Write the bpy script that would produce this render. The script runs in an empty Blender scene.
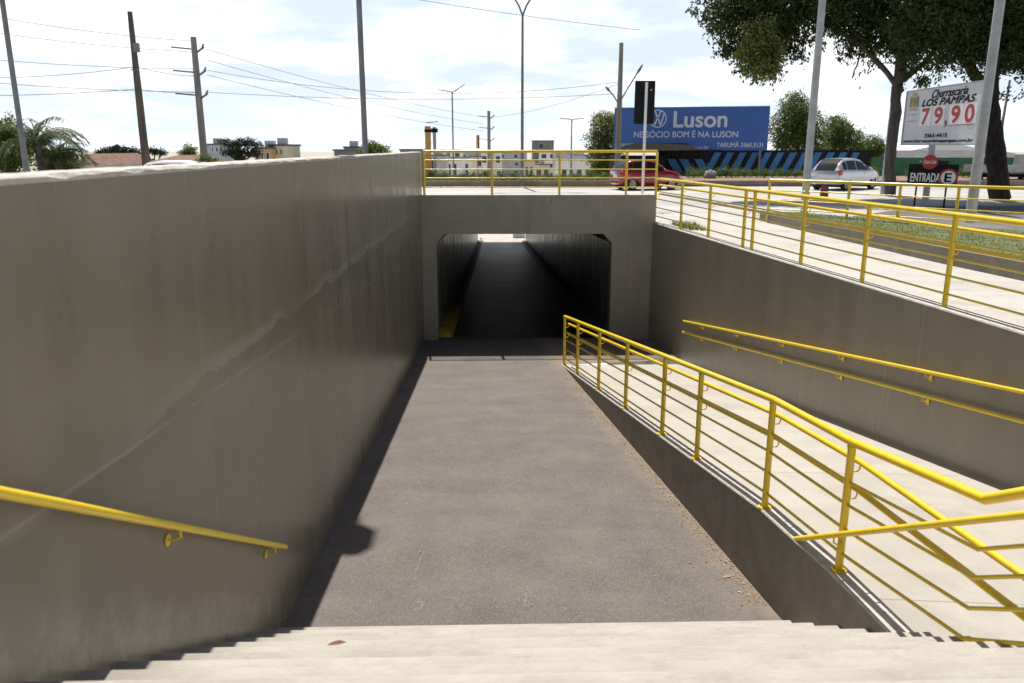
import bpy, bmesh, math, random
from mathutils import Vector, Matrix
R = math.radians
sc = bpy.context.scene
col = sc.collection
random.seed(7)

# ------------------------------------------------------------------ camera
# eye = world origin, Y runs down the axis of the underpass, Z is up; the pavement lies 1.85 m below the eye
PITCH, YAW, FPX = R(13.83), R(1.41), 790.0
cam_d = bpy.data.cameras.new('camera'); cam = bpy.data.objects.new('camera', cam_d); col.objects.link(cam)
cam.location = (0, 0, 0)
cam.rotation_euler = (R(90) - PITCH, 0, -YAW)
cam_d.sensor_width = 36.0; cam_d.lens = FPX / 1024 * 36.0
cam_d.clip_start = 0.05; cam_d.clip_end = 3000
cam_d.dof.use_dof = True; cam_d.dof.focus_distance = 11.0; cam_d.dof.aperture_fstop = 2.2
sc.camera = cam

# ------------------------------------------------------------------ light
SUNV = Vector((-0.056, 0.56, 1.0)).normalized()          # towards the sun
ELEV = math.asin(SUNV.z)
w = bpy.data.worlds.new('World'); sc.world = w; w.use_nodes = True
nt = w.node_tree; nt.nodes.clear(); N = nt.nodes.new; L = nt.links.new
out = N('ShaderNodeOutputWorld')
sky = N('ShaderNodeTexSky'); sky.sky_type = 'NISHITA'; sky.sun_disc = False
sky.sun_elevation = ELEV; sky.sun_rotation = math.atan2(SUNV.x, SUNV.y); sky.dust_density = 2.0
bg1 = N('ShaderNodeBackground'); bg1.inputs[1].default_value = 0.055; L(sky.outputs[0], bg1.inputs[0])
tc = N('ShaderNodeTexCoord'); sx = N('ShaderNodeSeparateXYZ'); L(tc.outputs['Generated'], sx.inputs[0])
def wm(op, a, b=None, clamp=False):
    n = N('ShaderNodeMath'); n.operation = op; n.use_clamp = clamp
    for i, v in enumerate((a, b)):
        if v is None: continue
        if isinstance(v, (int, float)): n.inputs[i].default_value = v
        else: L(v, n.inputs[i])
    return n.outputs[0]
den = wm('ADD', wm('MAXIMUM', sx.outputs[2], 0.0), 0.16)
cb = N('ShaderNodeCombineXYZ')
L(wm('DIVIDE', sx.outputs[0], den), cb.inputs[0]); L(wm('DIVIDE', sx.outputs[1], den), cb.inputs[1])
cn = N('ShaderNodeTexNoise'); cn.inputs['Scale'].default_value = 1.05; cn.inputs['Detail'].default_value = 9; cn.inputs['Roughness'].default_value = 0.58
L(cb.outputs[0], cn.inputs['Vector'])
cov = N('ShaderNodeMapRange'); cov.interpolation_type = 'SMOOTHSTEP'
cov.inputs[1].default_value = 0.40; cov.inputs[2].default_value = 0.60; L(cn.outputs[0], cov.inputs[0])
# a band of cloud towards the horizon, thinning to open sky overhead
low = N('ShaderNodeMapRange'); low.interpolation_type = 'SMOOTHSTEP'
low.inputs[1].default_value = 0.18; low.inputs[2].default_value = 0.28; low.inputs[3].default_value = 1.0; low.inputs[4].default_value = 0.05
L(sx.outputs[2], low.inputs[0])
hz = N('ShaderNodeMapRange'); hz.inputs[1].default_value = 0.0; hz.inputs[2].default_value = 0.20; hz.inputs[3].default_value = 0.93; hz.inputs[4].default_value = 0.30
L(sx.outputs[2], hz.inputs[0])
fac = wm('MULTIPLY', wm('MAXIMUM', wm('ADD', wm('MULTIPLY', cov.outputs[0], 0.30), 0.66), hz.outputs[0]), low.outputs[0], True)
cn2 = N('ShaderNodeTexNoise'); cn2.inputs['Scale'].default_value = 2.1; cn2.inputs['Detail'].default_value = 6; L(cb.outputs[0], cn2.inputs['Vector'])
cr = N('ShaderNodeValToRGB'); cr.color_ramp.elements[0].position = 0.3; cr.color_ramp.elements[0].color = (0.88, 0.92, 0.98, 1)
cr.color_ramp.elements[1].position = 0.62; cr.color_ramp.elements[1].color = (1, 1, 1, 1); L(cn2.outputs[0], cr.inputs[0])
cmix = N('ShaderNodeMix'); cmix.data_type = 'RGBA'; L(cov.outputs[0], cmix.inputs[0]); cmix.inputs[6].default_value = (0.72, 0.83, 0.96, 1); L(cr.outputs[0], cmix.inputs[7])
bg2 = N('ShaderNodeBackground'); bg2.inputs[1].default_value = 1.0; L(cmix.outputs[2], bg2.inputs[0])
mx = N('ShaderNodeMixShader'); L(fac, mx.inputs[0]); L(bg1.outputs[0], mx.inputs[1]); L(bg2.outputs[0], mx.inputs[2])
L(mx.outputs[0], out.inputs[0])

sun_d = bpy.data.lights.new('sun', 'SUN'); sun = bpy.data.objects.new('sun', sun_d); col.objects.link(sun)
sun_d.energy = 5.0; sun_d.angle = R(0.53); sun_d.color = (1.0, 0.95, 0.87)
sun.rotation_euler = SUNV.to_track_quat('Z', 'Y').to_euler(); sun.location = (0, 0, 60)
vs = sc.view_settings; vs.view_transform = 'Standard'; vs.look = 'None'; vs.exposure = 0.46; vs.gamma = 1; vs.use_curve_mapping = False
sc.cycles.max_bounces = 8; sc.cycles.diffuse_bounces = 4; sc.cycles.glossy_bounces = 3
sc.cycles.use_denoising = True

# ------------------------------------------------------------------ layout helper: world point on the ray of a photo pixel at plane y=Y
FW = Vector((math.sin(YAW)*math.cos(PITCH), math.cos(YAW)*math.cos(PITCH), -math.sin(PITCH)))
RT = Vector((math.cos(YAW), -math.sin(YAW), 0)); UP = RT.cross(FW)
def at(x, y, Y):
    r = FW + RT*((x-512)/FPX) - UP*((y-341.5)/FPX)
    return r * (Y / r.y)

# ------------------------------------------------------------------ materials
def mat(name, c1, c2=None, c3=None, rough=0.7, scale=3.0, detail=6, bump=0.0, bscale=40.0, metal=0.0, coat=0.0, rvar=0.0,
        stretch=(1, 1, 1), coords='pos', extra=None, spec=0.5, bdetail=5):
    m = bpy.data.materials.new(name); m.use_nodes = True
    t = m.node_tree; n = t.nodes; l = t.links
    b = n['Principled BSDF']
    b.inputs['Roughness'].default_value = rough; b.inputs['Metallic'].default_value = metal
    b.inputs['Coat Weight'].default_value = coat; b.inputs['Specular IOR Level'].default_value = spec
    c1 = (*c1, 1); c2 = (*(c2 or c1[:3]), 1); c3 = (*(c3 or c2[:3]), 1)
    if coords == 'pos':
        g = n.new('ShaderNodeNewGeometry'); v = g.outputs['Position']
    else:
        g = n.new('ShaderNodeTexCoord'); v = g.outputs['Object']
    mp = n.new('ShaderNodeMapping'); mp.inputs['Scale'].default_value = stretch; l.new(v, mp.inputs[0])
    nz = n.new('ShaderNodeTexNoise'); nz.inputs['Scale'].default_value = scale; nz.inputs['Detail'].default_value = detail
    nz.inputs['Roughness'].default_value = 0.62
    l.new(mp.outputs[0], nz.inputs['Vector'])
    rp = n.new('ShaderNodeValToRGB'); e = rp.color_ramp.elements
    e[0].position = 0.32; e[0].color = c1; e[1].position = 0.68; e[1].color = c3
    k = e.new(0.5); k.color = c2
    l.new(nz.outputs[0], rp.inputs[0])
    csock = rp.outputs[0]
    if extra: csock = extra(n, l, v, csock, b)
    l.new(csock, b.inputs['Base Color'])
    if rvar:
        r = n.new('ShaderNodeMapRange'); r.inputs[1].default_value = 0.3; r.inputs[2].default_value = 0.7
        r.inputs[3].default_value = rough - rvar; r.inputs[4].default_value = rough + rvar
        l.new(nz.outputs[0], r.inputs[0]); l.new(r.outputs[0], b.inputs['Roughness'])
    if bump:
        bn = n.new('ShaderNodeTexNoise'); bn.inputs['Scale'].default_value = bscale; bn.inputs['Detail'].default_value = bdetail
        l.new(mp.outputs[0], bn.inputs['Vector'])
        bp = n.new('ShaderNodeBump'); bp.inputs['Strength'].default_value = bump; bp.inputs['Distance'].default_value = 0.02
        l.new(bn.outputs[0], bp.inputs['Height']); l.new(bp.outputs[0], b.inputs['Normal'])
    return m

def _math(n, l, op, a, b=None, clamp=False):
    x = n.new('ShaderNodeMath'); x.operation = op; x.use_clamp = clamp
    for i, v in enumerate((a, b)):
        if v is None: continue
        if isinstance(v, (int, float)): x.inputs[i].default_value = v
        else: l.new(v, x.inputs[i])
    return x.outputs[0]
def _noise(n, l, v, scale, detail=5, stretch=(1, 1, 1), rough=0.6):
    mp = n.new('ShaderNodeMapping'); mp.inputs['Scale'].default_value = stretch; l.new(v, mp.inputs[0])
    z = n.new('ShaderNodeTexNoise'); z.inputs['Scale'].default_value = scale; z.inputs['Detail'].default_value = detail; z.inputs['Roughness'].default_value = rough
    l.new(mp.outputs[0], z.inputs['Vector']); return z.outputs[0]
def _mix(n, l, f, a, b):
    x = n.new('ShaderNodeMix'); x.data_type = 'RGBA'
    if isinstance(f, (int, float)): x.inputs[0].default_value = f
    else: l.new(f, x.inputs[0])
    for i, v in ((6, a), (7, b)):
        if isinstance(v, tuple): x.inputs[i].default_value = (*v, 1)
        else: l.new(v, x.inputs[i])
    return x.outputs[2]
def _ramp(n, l, v, a, b, lo=0.0, hi=1.0):
    r = n.new('ShaderNodeMapRange'); r.interpolation_type = 'SMOOTHSTEP'
    r.inputs[1].default_value = a; r.inputs[2].default_value = b; r.inputs[3].default_value = lo; r.inputs[4].default_value = hi
    l.new(v, r.inputs[0]); return r.outputs[0]

def painted_wall(n, l, v, c, b, joints=True, tone=1.0):
    """painted cast concrete: runs down the face, pour joint 1.3 m under the top, board joints, repainted patches, pits"""
    s = n.new('ShaderNodeSeparateXYZ'); l.new(v, s.inputs[0])
    dk, lt = tuple(q_*tone for q_ in (0.155, 0.133, 0.098)), tuple(q_*tone for q_ in (0.32, 0.29, 0.24))
    pt_ = _noise(n, l, v, 0.45, 8, (1, 1, 1.3), 0.68)
    c = _mix(n, l, _ramp(n, l, pt_, 0.48, 0.58, 0, 0.24), c, dk)
    where = _ramp(n, l, _noise(n, l, v, 0.5, 3), 0.46, 0.62)
    runs = _noise(n, l, v, 1.0, 3, (5, 5, 0.22), 0.5)
    c = _mix(n, l, _math(n, l, 'MULTIPLY', _ramp(n, l, runs, 0.54, 0.70, 0, 0.30), where), c, dk)
    runs2 = _noise(n, l, v, 1.3, 4, (9, 9, 0.3), 0.55)
    c = _mix(n, l, _math(n, l, 'MULTIPLY', _ramp(n, l, runs2, 0.57, 0.66, 0, 0.42), _math(n, l, 'MULTIPLY', _ramp(n, l, _noise(n, l, v, 0.8, 3), 0.44, 0.58), _ramp(n, l, s.outputs[1], 5.5, 10.0, 0.08, 1.0))), c, lt)
    fine = _noise(n, l, v, 14, 6, (1, 1, 1), 0.7)
    c = _mix(n, l, _ramp(n, l, fine, 0.55, 0.72, 0, 0.3), c, dk)
    if joints:
        wob = _noise(n, l, v, 1.1, 9, (1, 1, 1), 0.72)
        # pour joint: smear of lighter paint with a crisp ragged lower edge
        d = _math(n, l, 'ADD', _math(n, l, 'ADD', s.outputs[2], 1.46), _math(n, l, 'MULTIPLY', _math(n, l, 'SUBTRACT', wob, 0.5), 0.42))
        band = _math(n, l, 'MULTIPLY', _ramp(n, l, d, -0.065, -0.055), _ramp(n, l, d, 0.0, 0.07, 1, 0))
        band = _math(n, l, 'MULTIPLY', band, _ramp(n, l, _noise(n, l, v, 0.6, 4), 0.36, 0.52, 0.15, 0.55))
        band = _math(n, l, 'MULTIPLY', band, _ramp(n, l, s.outputs[1], 3.6, 5.6, 0.15, 1.0))
        c = _mix(n, l, band, c, lt)
        c = _mix(n, l, _math(n, l, 'MULTIPLY', _ramp(n, l, d, -0.34, -0.07), _ramp(n, l, d, -0.06, -0.05, 0.4, 0)), c, dk)
        # second sloping joint
        d2 = _math(n, l, 'ADD', _math(n, l, 'ADD', s.outputs[2], 1.33), _math(n, l, 'MULTIPLY', s.outputs[1], 0.0575))
        d2 = _math(n, l, 'ABSOLUTE', _math(n, l, 'ADD', d2, _math(n, l, 'MULTIPLY', _math(n, l, 'SUBTRACT', wob, 0.5), 0.05)))
        c = _mix(n, l, _math(n, l, 'MULTIPLY', _ramp(n, l, d2, 0.004, 0.018, 0.6, 0), _ramp(n, l, wob, 0.42, 0.55)), c, lt)
        # vertical board joints
        j = _math(n, l, 'PINGPONG', _math(n, l, 'ADD', s.outputs[1], _math(n, l, 'ADD', 0.55, _math(n, l, 'MULTIPLY', wob, 0.05))), 1.42)
        c = _mix(n, l, _math(n, l, 'MULTIPLY', _ramp(n, l, j, 0.003, 0.012, 0.5, 0), _ramp(n, l, fine, 0.4, 0.5)), c, lt)
    bs = _noise(n, l, v, 3.0, 8, (1, 1, 0.15), 0.75)
    c = _mix(n, l, _ramp(n, l, bs, 0.57, 0.66, 0, 0.08), c, lt)
    if joints:
        # rough plaster patched along the line of the steps
        fz = _math(n, l, 'SUBTRACT', s.outputs[2], _math(n, l, 'ADD', -0.44, _math(n, l, 'MULTIPLY', s.outputs[1], -0.59)))
        fz = _math(n, l, 'ADD', fz, _math(n, l, 'MULTIPLY', _math(n, l, 'SUBTRACT', wob, 0.5), 0.8))
        pl = _math(n, l, 'MULTIPLY', _math(n, l, 'MULTIPLY', _ramp(n, l, fz, 0.20, 0.42, 1, 0), _ramp(n, l, s.outputs[1], 6.4, 7.2, 1, 0)), _ramp(n, l, _noise(n, l, v, 5, 8, (1, 1, 1), 0.72), 0.42, 0.6, 0.15, 0.75))
        c = _mix(n, l, pl, c, lt)
    pit = n.new('ShaderNodeTexVoronoi'); pit.inputs['Scale'].default_value = 2.2; l.new(v, pit.inputs['Vector'])
    c = _mix(n, l, _math(n, l, 'MULTIPLY', _ramp(n, l, pit.outputs['Distance'], 0.025, 0.05, 0.9, 0), _ramp(n, l, pit.outputs['Color'], 0.4, 0.6)), c, (0.11, 0.095, 0.075))
    return c
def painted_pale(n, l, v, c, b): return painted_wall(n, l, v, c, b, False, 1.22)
def painted_plain(n, l, v, c, b): return painted_wall(n, l, v, c, b, False, 1.3)

def asphalt_x(n, l, v, c, b):
    s = n.new('ShaderNodeSeparateXYZ'); l.new(v, s.inputs[0])
    grain = n.new('ShaderNodeTexVoronoi'); grain.inputs['Scale'].default_value = 85; l.new(v, grain.inputs['Vector'])
    c = _mix(n, l, _ramp(n, l, grain.outputs['Color'], 0.55, 0.95, 0, 0.45), c, (0.24, 0.22, 0.205))
    c = _mix(n, l, _ramp(n, l, grain.outputs['Color'], 0.30, 0.05, 0, 0.5), c, (0.045, 0.042, 0.04))
    bands = _noise(n, l, v, 1.0, 6, (0.35, 1.5, 1))
    c = _mix(n, l, _ramp(n, l, bands, 0.48, 0.66, 0, 0.24), c, (0.185, 0.163, 0.148))
    bands2 = _noise(n, l, v, 1.3, 6, (1.2, 0.5, 1))
    c = _mix(n, l, _ramp(n, l, bands2, 0.52, 0.7, 0, 0.30), c, (0.100, 0.088, 0.080))
    crk = _noise(n, l, v, 0.9, 10, (1, 1, 1), 0.72)
    cd = _math(n, l, 'ABSOLUTE', _math(n, l, 'SUBTRACT', crk, 0.5))
    c = _mix(n, l, _math(n, l, 'MULTIPLY', _ramp(n, l, cd, 0.001, 0.0035, 0.5, 0), _ramp(n, l, _noise(n, l, v, 0.4, 2), 0.5, 0.56)), c, (0.05, 0.045, 0.04))
    sp2 = _noise(n, l, v, 38, 4, (1, 1, 1), 0.85)
    c = _mix(n, l, _ramp(n, l, sp2, 0.57, 0.70, 0, 0.6), c, (0.26, 0.235, 0.21))
    c = _mix(n, l, _ramp(n, l, sp2, 0.40, 0.28, 0, 0.5), c, (0.045, 0.04, 0.036))
    # dust and silt against the ramp kerb
    e = _math(n, l, 'ADD', s.outputs[0], _math(n, l, 'MULTIPLY', s.outputs[1], 0.1026))     # const along the kerb (3.28)
    dn = _math(n, l, 'ADD', e, _math(n, l, 'MULTIPLY', _noise(n, l, v, 2.4, 8, (1, 1, 1), 0.75), 0.9))
    c = _mix(n, l, _ramp(n, l, dn, 3.36, 3.80, 0, 0.8), c, (0.23, 0.18, 0.135))
    spk = n.new('ShaderNodeTexVoronoi'); spk.inputs['Scale'].default_value = 3.2; l.new(v, spk.inputs['Vector'])
    c = _mix(n, l, _ramp(n, l, spk.outputs['Distance'], 0.018, 0.04, 0.8, 0), c, (0.40, 0.37, 0.33))
    return c

def concrete_x(n, l, v, c, b):
    st = _noise(n, l, v, 1.1, 8, (1, 1, 1), 0.7)
    c = _mix(n, l, _ramp(n, l, st, 0.50, 0.68, 0, 0.5), c, (0.27, 0.246, 0.212))
    f = _noise(n, l, v, 30, 4)
    c = _mix(n, l, _ramp(n, l, f, 0.56, 0.75, 0, 0.35), c, (0.26, 0.24, 0.21))
    spk = n.new('ShaderNodeTexVoronoi'); spk.inputs['Scale'].default_value = 4.5; l.new(v, spk.inputs['Vector'])
    c = _mix(n, l, _ramp(n, l, spk.outputs['Distance'], 0.015, 0.05, 0.55, 0), c, (0.20, 0.17, 0.14))
    return c

def stair_x(n, l, v, c, b):
    """each step its own tone; dirt lies at the back of every tread, the nosing is worn pale"""
    c = concrete_x(n, l, v, c, b)
    s = n.new('ShaderNodeSeparateXYZ'); l.new(v, s.inputs[0])
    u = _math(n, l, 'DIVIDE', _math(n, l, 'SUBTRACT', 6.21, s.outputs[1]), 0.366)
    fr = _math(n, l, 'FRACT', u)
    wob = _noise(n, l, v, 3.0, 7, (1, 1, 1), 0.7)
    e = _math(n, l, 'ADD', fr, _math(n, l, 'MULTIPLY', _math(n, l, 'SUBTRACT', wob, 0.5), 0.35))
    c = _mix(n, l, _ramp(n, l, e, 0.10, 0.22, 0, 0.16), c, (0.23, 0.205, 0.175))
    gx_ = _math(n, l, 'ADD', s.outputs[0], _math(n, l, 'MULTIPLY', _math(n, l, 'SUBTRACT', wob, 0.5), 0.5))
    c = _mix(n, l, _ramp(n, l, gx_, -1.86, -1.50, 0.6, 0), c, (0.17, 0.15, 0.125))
    st2 = _noise(n, l, v, 1.7, 9, (1, 1, 1), 0.75)
    c = _mix(n, l, _ramp(n, l, st2, 0.56, 0.66, 0, 0.4), c, (0.27, 0.225, 0.18))
    oi = n.new('ShaderNodeObjectInfo')
    return _mix(n, l, _math(n, l, 'MULTIPLY', oi.outputs['Random'], 0.14), c, (0.27, 0.245, 0.215))
def slab_x(n, l, v, c, b, pitch=1.5, off=0.4):
    """poured bays with a sawn joint between them, patches and foot dirt"""
    c = concrete_x(n, l, v, c, b)
    s = n.new('ShaderNodeSeparateXYZ'); l.new(v, s.inputs[0])
    big = _noise(n, l, v, 0.7, 7, (1, 1, 1), 0.65)
    c = _mix(n, l, _ramp(n, l, big, 0.48, 0.62, 0, 0.35), c, (0.29, 0.265, 0.23))
    j = _math(n, l, 'PINGPONG', _math(n, l, 'ADD', s.outputs[1], _math(n, l, 'ADD', off, _math(n, l, 'MULTIPLY', s.outputs[0], 0.10))), pitch)
    c = _mix(n, l, _ramp(n, l, j, 0.004, 0.012, 0.55, 0), c, (0.14, 0.125, 0.105))
    crk = _noise(n, l, v, 1.3, 10, (1, 1, 1), 0.75)
    cd = _math(n, l, 'ABSOLUTE', _math(n, l, 'SUBTRACT', crk, 0.53))
    return _mix(n, l, _math(n, l, 'MULTIPLY', _ramp(n, l, cd, 0.0015, 0.004, 0.5, 0), _ramp(n, l, _noise(n, l, v, 0.35, 2), 0.52, 0.58)), c, (0.15, 0.135, 0.115))
M = {}
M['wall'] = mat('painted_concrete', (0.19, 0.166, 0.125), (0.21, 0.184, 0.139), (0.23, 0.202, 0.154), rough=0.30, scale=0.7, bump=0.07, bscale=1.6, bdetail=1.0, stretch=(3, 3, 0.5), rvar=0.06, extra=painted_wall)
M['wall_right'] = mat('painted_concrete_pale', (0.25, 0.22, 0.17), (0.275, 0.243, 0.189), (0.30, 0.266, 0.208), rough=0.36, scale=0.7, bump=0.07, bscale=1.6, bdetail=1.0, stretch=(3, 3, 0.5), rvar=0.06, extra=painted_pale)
M['wall_top'] = mat('bare_concrete_top', (0.36, 0.33, 0.29), (0.46, 0.43, 0.39), (0.54, 0.51, 0.47), rough=0.9, scale=9, bump=0.5, bscale=30)
M['portal'] = mat('portal_paint', (0.30, 0.27, 0.215), (0.325, 0.293, 0.235), (0.35, 0.316, 0.255), rough=0.5, scale=1.2, bump=0.12, bscale=12, extra=painted_plain)
M['kerb_face'] = mat('kerb_paint', (0.155, 0.137, 0.11), (0.19, 0.168, 0.137), (0.225, 0.20, 0.165), rough=0.6, scale=4, bump=0.25, bscale=30)
M['asphalt'] = mat('asphalt', (0.108, 0.091, 0.081), (0.128, 0.109, 0.097), (0.152, 0.130, 0.116), rough=0.85, scale=1.6, bump=0.35, bscale=140, extra=asphalt_x, spec=0.3)
M['tunnel_floor'] = mat('tunnel_floor_sheen_bands', (0.010, 0.0095, 0.009), (0.022, 0.020, 0.019), (0.04, 0.036, 0.032), rough=0.45, scale=1.6, stretch=(0.25, 1.6, 1), rvar=0.06, spec=0.2)  # transverse bands paint the far light's sheen into the dark colour
M['concrete'] = mat('light_concrete', (0.345, 0.318, 0.28), (0.385, 0.357, 0.315), (0.425, 0.395, 0.35), rough=0.9, scale=2.2, bump=0.16, bscale=60, extra=slab_x)
M['stair'] = mat('stair_concrete', (0.33, 0.30, 0.265), (0.385, 0.354, 0.315), (0.43, 0.397, 0.357), rough=0.9, scale=2.6, stretch=(0.8, 1.2, 1.2), bump=0.25, bscale=30, extra=stair_x)
M['pave'] = mat('pavement', (0.37, 0.35, 0.315), (0.43, 0.41, 0.375), (0.48, 0.46, 0.42), rough=0.9, scale=0.7, bump=0.1, bscale=40, extra=slab_x)
M['road'] = mat('road_worn', (0.30, 0.29, 0.275), (0.38, 0.37, 0.35), (0.45, 0.44, 0.42), rough=0.9, scale=0.5, stretch=(0.4, 1, 1))
M['ground'] = mat('dusty_ground', (0.32, 0.30, 0.25), (0.38, 0.36, 0.30), (0.28, 0.28, 0.19), rough=0.95, scale=0.2)
def yellow_x(n, l, v, c, b):
    f = _noise(n, l, v, 5, 7, (1, 1, 1), 0.72)
    c = _mix(n, l, _ramp(n, l, f, 0.55, 0.75, 0, 0.55), c, (0.60, 0.41, 0.03))
    g = _noise(n, l, v, 34, 5, (1, 1, 1), 0.7)
    return _mix(n, l, _ramp(n, l, g, 0.70, 0.73, 0, 0.85), c, (0.20, 0.10, 0.03))
M['yellow'] = mat('yellow_enamel', (0.69, 0.49, 0.016), (0.75, 0.54, 0.022), (0.79, 0.575, 0.038), rough=0.25, scale=6, extra=yellow_x)
def kerb_x(n, l, v, c, b):                                # the paint stops a few metres inside the mouth, worn ragged
    s = n.new('ShaderNodeSeparateXYZ'); l.new(v, s.inputs[0])
    e = _math(n, l, 'ADD', s.outputs[1], _math(n, l, 'MULTIPLY', _noise(n, l, v, 1.5, 6), 5.0))
    return _mix(n, l, _ramp(n, l, e, 25.5, 29.0), c, (0.12, 0.11, 0.10))
M['yellow_kerb'] = mat('yellow_kerb_paint', (0.30, 0.20, 0.03), (0.52, 0.36, 0.04), (0.62, 0.43, 0.06), rough=0.7, scale=3, extra=kerb_x)
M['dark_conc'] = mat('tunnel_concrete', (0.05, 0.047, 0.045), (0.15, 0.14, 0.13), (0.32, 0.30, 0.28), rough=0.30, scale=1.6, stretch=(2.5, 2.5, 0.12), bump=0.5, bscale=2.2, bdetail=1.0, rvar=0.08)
M['grass'] = mat('grass_blades', (0.045, 0.085, 0.016), (0.075, 0.125, 0.025), (0.16, 0.17, 0.05), rough=0.7, scale=2)
M['lawn'] = mat('lawn_soil', (0.06, 0.085, 0.025), (0.10, 0.12, 0.04), (0.17, 0.14, 0.085), rough=0.95, scale=2.0)
M['asphalt_shaded'] = mat('asphalt_shaded', (0.10, 0.096, 0.09), (0.135, 0.13, 0.123), (0.17, 0.164, 0.156), rough=0.95, scale=0.8, spec=0.2)  # asphalt with the trees' shadow darkened into its colour
M['scuff'] = mat('scuff_chalk', (0.15, 0.134, 0.12), (0.20, 0.18, 0.16), (0.27, 0.245, 0.22), rough=0.95, scale=20)
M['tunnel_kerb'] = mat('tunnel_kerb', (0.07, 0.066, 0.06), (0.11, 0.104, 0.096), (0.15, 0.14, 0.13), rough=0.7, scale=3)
M['bark_red'] = mat('dead_leaf_brown', (0.10, 0.04, 0.02), (0.15, 0.06, 0.03), (0.2, 0.09, 0.045), rough=0.8, scale=30)
M['truck_white_shaded'] = mat('truck_paint_shaded', (0.30, 0.30, 0.29), (0.38, 0.38, 0.37), rough=0.6, scale=2, spec=0.2)  # white truck paint with the tree's shadow darkened into it
M['soil'] = mat('red_soil', (0.17, 0.105, 0.07), (0.23, 0.15, 0.10), (0.14, 0.10, 0.06), rough=0.95, scale=2)
M['median_kerb'] = mat('median_kerb', (0.20, 0.145, 0.125), (0.25, 0.19, 0.165), (0.30, 0.235, 0.20), rough=0.9, scale=1.5)
def leaf_mat(name, a, b_, c, trans=0.25):
    m = bpy.data.materials.new(name); m.use_nodes = True; n = m.node_tree.nodes; l = m.node_tree.links; b = n['Principled BSDF']
    g = n.new('ShaderNodeNewGeometry'); rp = n.new('ShaderNodeValToRGB'); e = rp.color_ramp.elements
    e[0].color = (*a, 1); e[1].color = (*c, 1); k = e.new(0.5); k.color = (*b_, 1)
    l.new(g.outputs['Random Per Island'], rp.inputs[0]); l.new(rp.outputs[0], b.inputs['Base Color'])
    b.inputs['Roughness'].default_value = 0.6; b.inputs['Specular IOR Level'].default_value = 0.2
    tr = n.new('ShaderNodeBsdfTranslucent'); l.new(rp.outputs[0], tr.inputs[0])
    mx = n.new('ShaderNodeMixShader'); mx.inputs[0].default_value = trans
    l.new(b.outputs[0], mx.inputs[1]); l.new(tr.outputs[0], mx.inputs[2]); l.new(mx.outputs[0], n['Material Output'].inputs[0])
    return m
M['leaf_dark'] = leaf_mat('leaf_dark', (0.026, 0.042, 0.013), (0.042, 0.065, 0.019), (0.085, 0.11, 0.034), 0.28)
M['leaf_mid'] = leaf_mat('leaf_mid', (0.06, 0.10, 0.022), (0.115, 0.165, 0.036), (0.20, 0.24, 0.065), 0.35)
M['leaf_olive'] = leaf_mat('leaf_olive', (0.08, 0.115, 0.025), (0.145, 0.18, 0.042), (0.24, 0.26, 0.08), 0.4)
M['leaf_pine'] = leaf_mat('leaf_pine', (0.018, 0.03, 0.018), (0.028, 0.042, 0.024), (0.045, 0.06, 0.035), 0.1)
M['leaf_palm'] = leaf_mat('leaf_palm', (0.05, 0.075, 0.02), (0.09, 0.12, 0.035), (0.17, 0.17, 0.05), 0.3)
M['leaf_bush'] = leaf_mat('leaf_bush', (0.06, 0.11, 0.028), (0.10, 0.16, 0.04), (0.17, 0.22, 0.08), 0.3)
M['leaf_dry'] = leaf_mat('leaf_dry', (0.16, 0.085, 0.04), (0.32, 0.22, 0.12), (0.50, 0.42, 0.30), 0.0)
M['bark'] = mat('bark', (0.022, 0.018, 0.015), (0.038, 0.031, 0.026), (0.058, 0.05, 0.042), rough=1.0, spec=0.1, scale=3, stretch=(4, 4, 0.7), bump=0.8, bscale=5)  # colour darkened to give the trunks a backlit silhouette
M['bark_grey'] = mat('bark_grey', (0.06, 0.053, 0.047), (0.095, 0.086, 0.077), (0.135, 0.123, 0.112), rough=1.0, spec=0.1, scale=3, stretch=(4, 4, 0.5), bump=0.7, bscale=4)
M['galv'] = mat('galvanised', (0.30, 0.31, 0.33), (0.36, 0.37, 0.39), (0.42, 0.43, 0.45), rough=0.5, scale=3, metal=0.35)
M['galv_dark'] = mat('dark_galvanised', (0.13, 0.135, 0.145), (0.17, 0.175, 0.185), (0.21, 0.215, 0.225), rough=0.55, scale=3, metal=0.3)
M['pole_conc'] = mat('pole_concrete', (0.19, 0.18, 0.17), (0.25, 0.24, 0.225), (0.30, 0.29, 0.27), rough=0.9, scale=2, stretch=(3, 3, 0.5))
M['pole_wood'] = mat('pole_wood', (0.07, 0.055, 0.045), (0.11, 0.088, 0.07), (0.15, 0.125, 0.10), rough=0.9, scale=2, stretch=(6, 6, 0.4), bump=0.4, bscale=6)
M['black'] = mat('black_plastic', (0.006, 0.007, 0.009), (0.010, 0.011, 0.013), rough=0.7, scale=4, spec=0.2)
M['cable'] = mat('cable_black', (0.10, 0.10, 0.11), (0.13, 0.13, 0.14), rough=0.7)
M['white'] = mat('white_paint', (0.68, 0.68, 0.67), (0.76, 0.76, 0.75), (0.80, 0.80, 0.79), rough=0.5, scale=2)
M['sign_white'] = mat('sign_white', (0.52, 0.53, 0.56), (0.58, 0.59, 0.62), (0.62, 0.63, 0.66), rough=0.45, scale=0.8)
M['digit_white'] = mat('digit_panel_white', (0.74, 0.74, 0.75), (0.80, 0.80, 0.81), rough=0.45, scale=1)
M['blue'] = mat('billboard_blue', (0.032, 0.112, 0.39), (0.037, 0.126, 0.43), (0.043, 0.14, 0.47), rough=0.45, scale=0.4)
M['blue_txt'] = mat('billboard_lettering', (0.60, 0.67, 0.78), (0.66, 0.72, 0.82), rough=0.5, scale=2)
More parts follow.
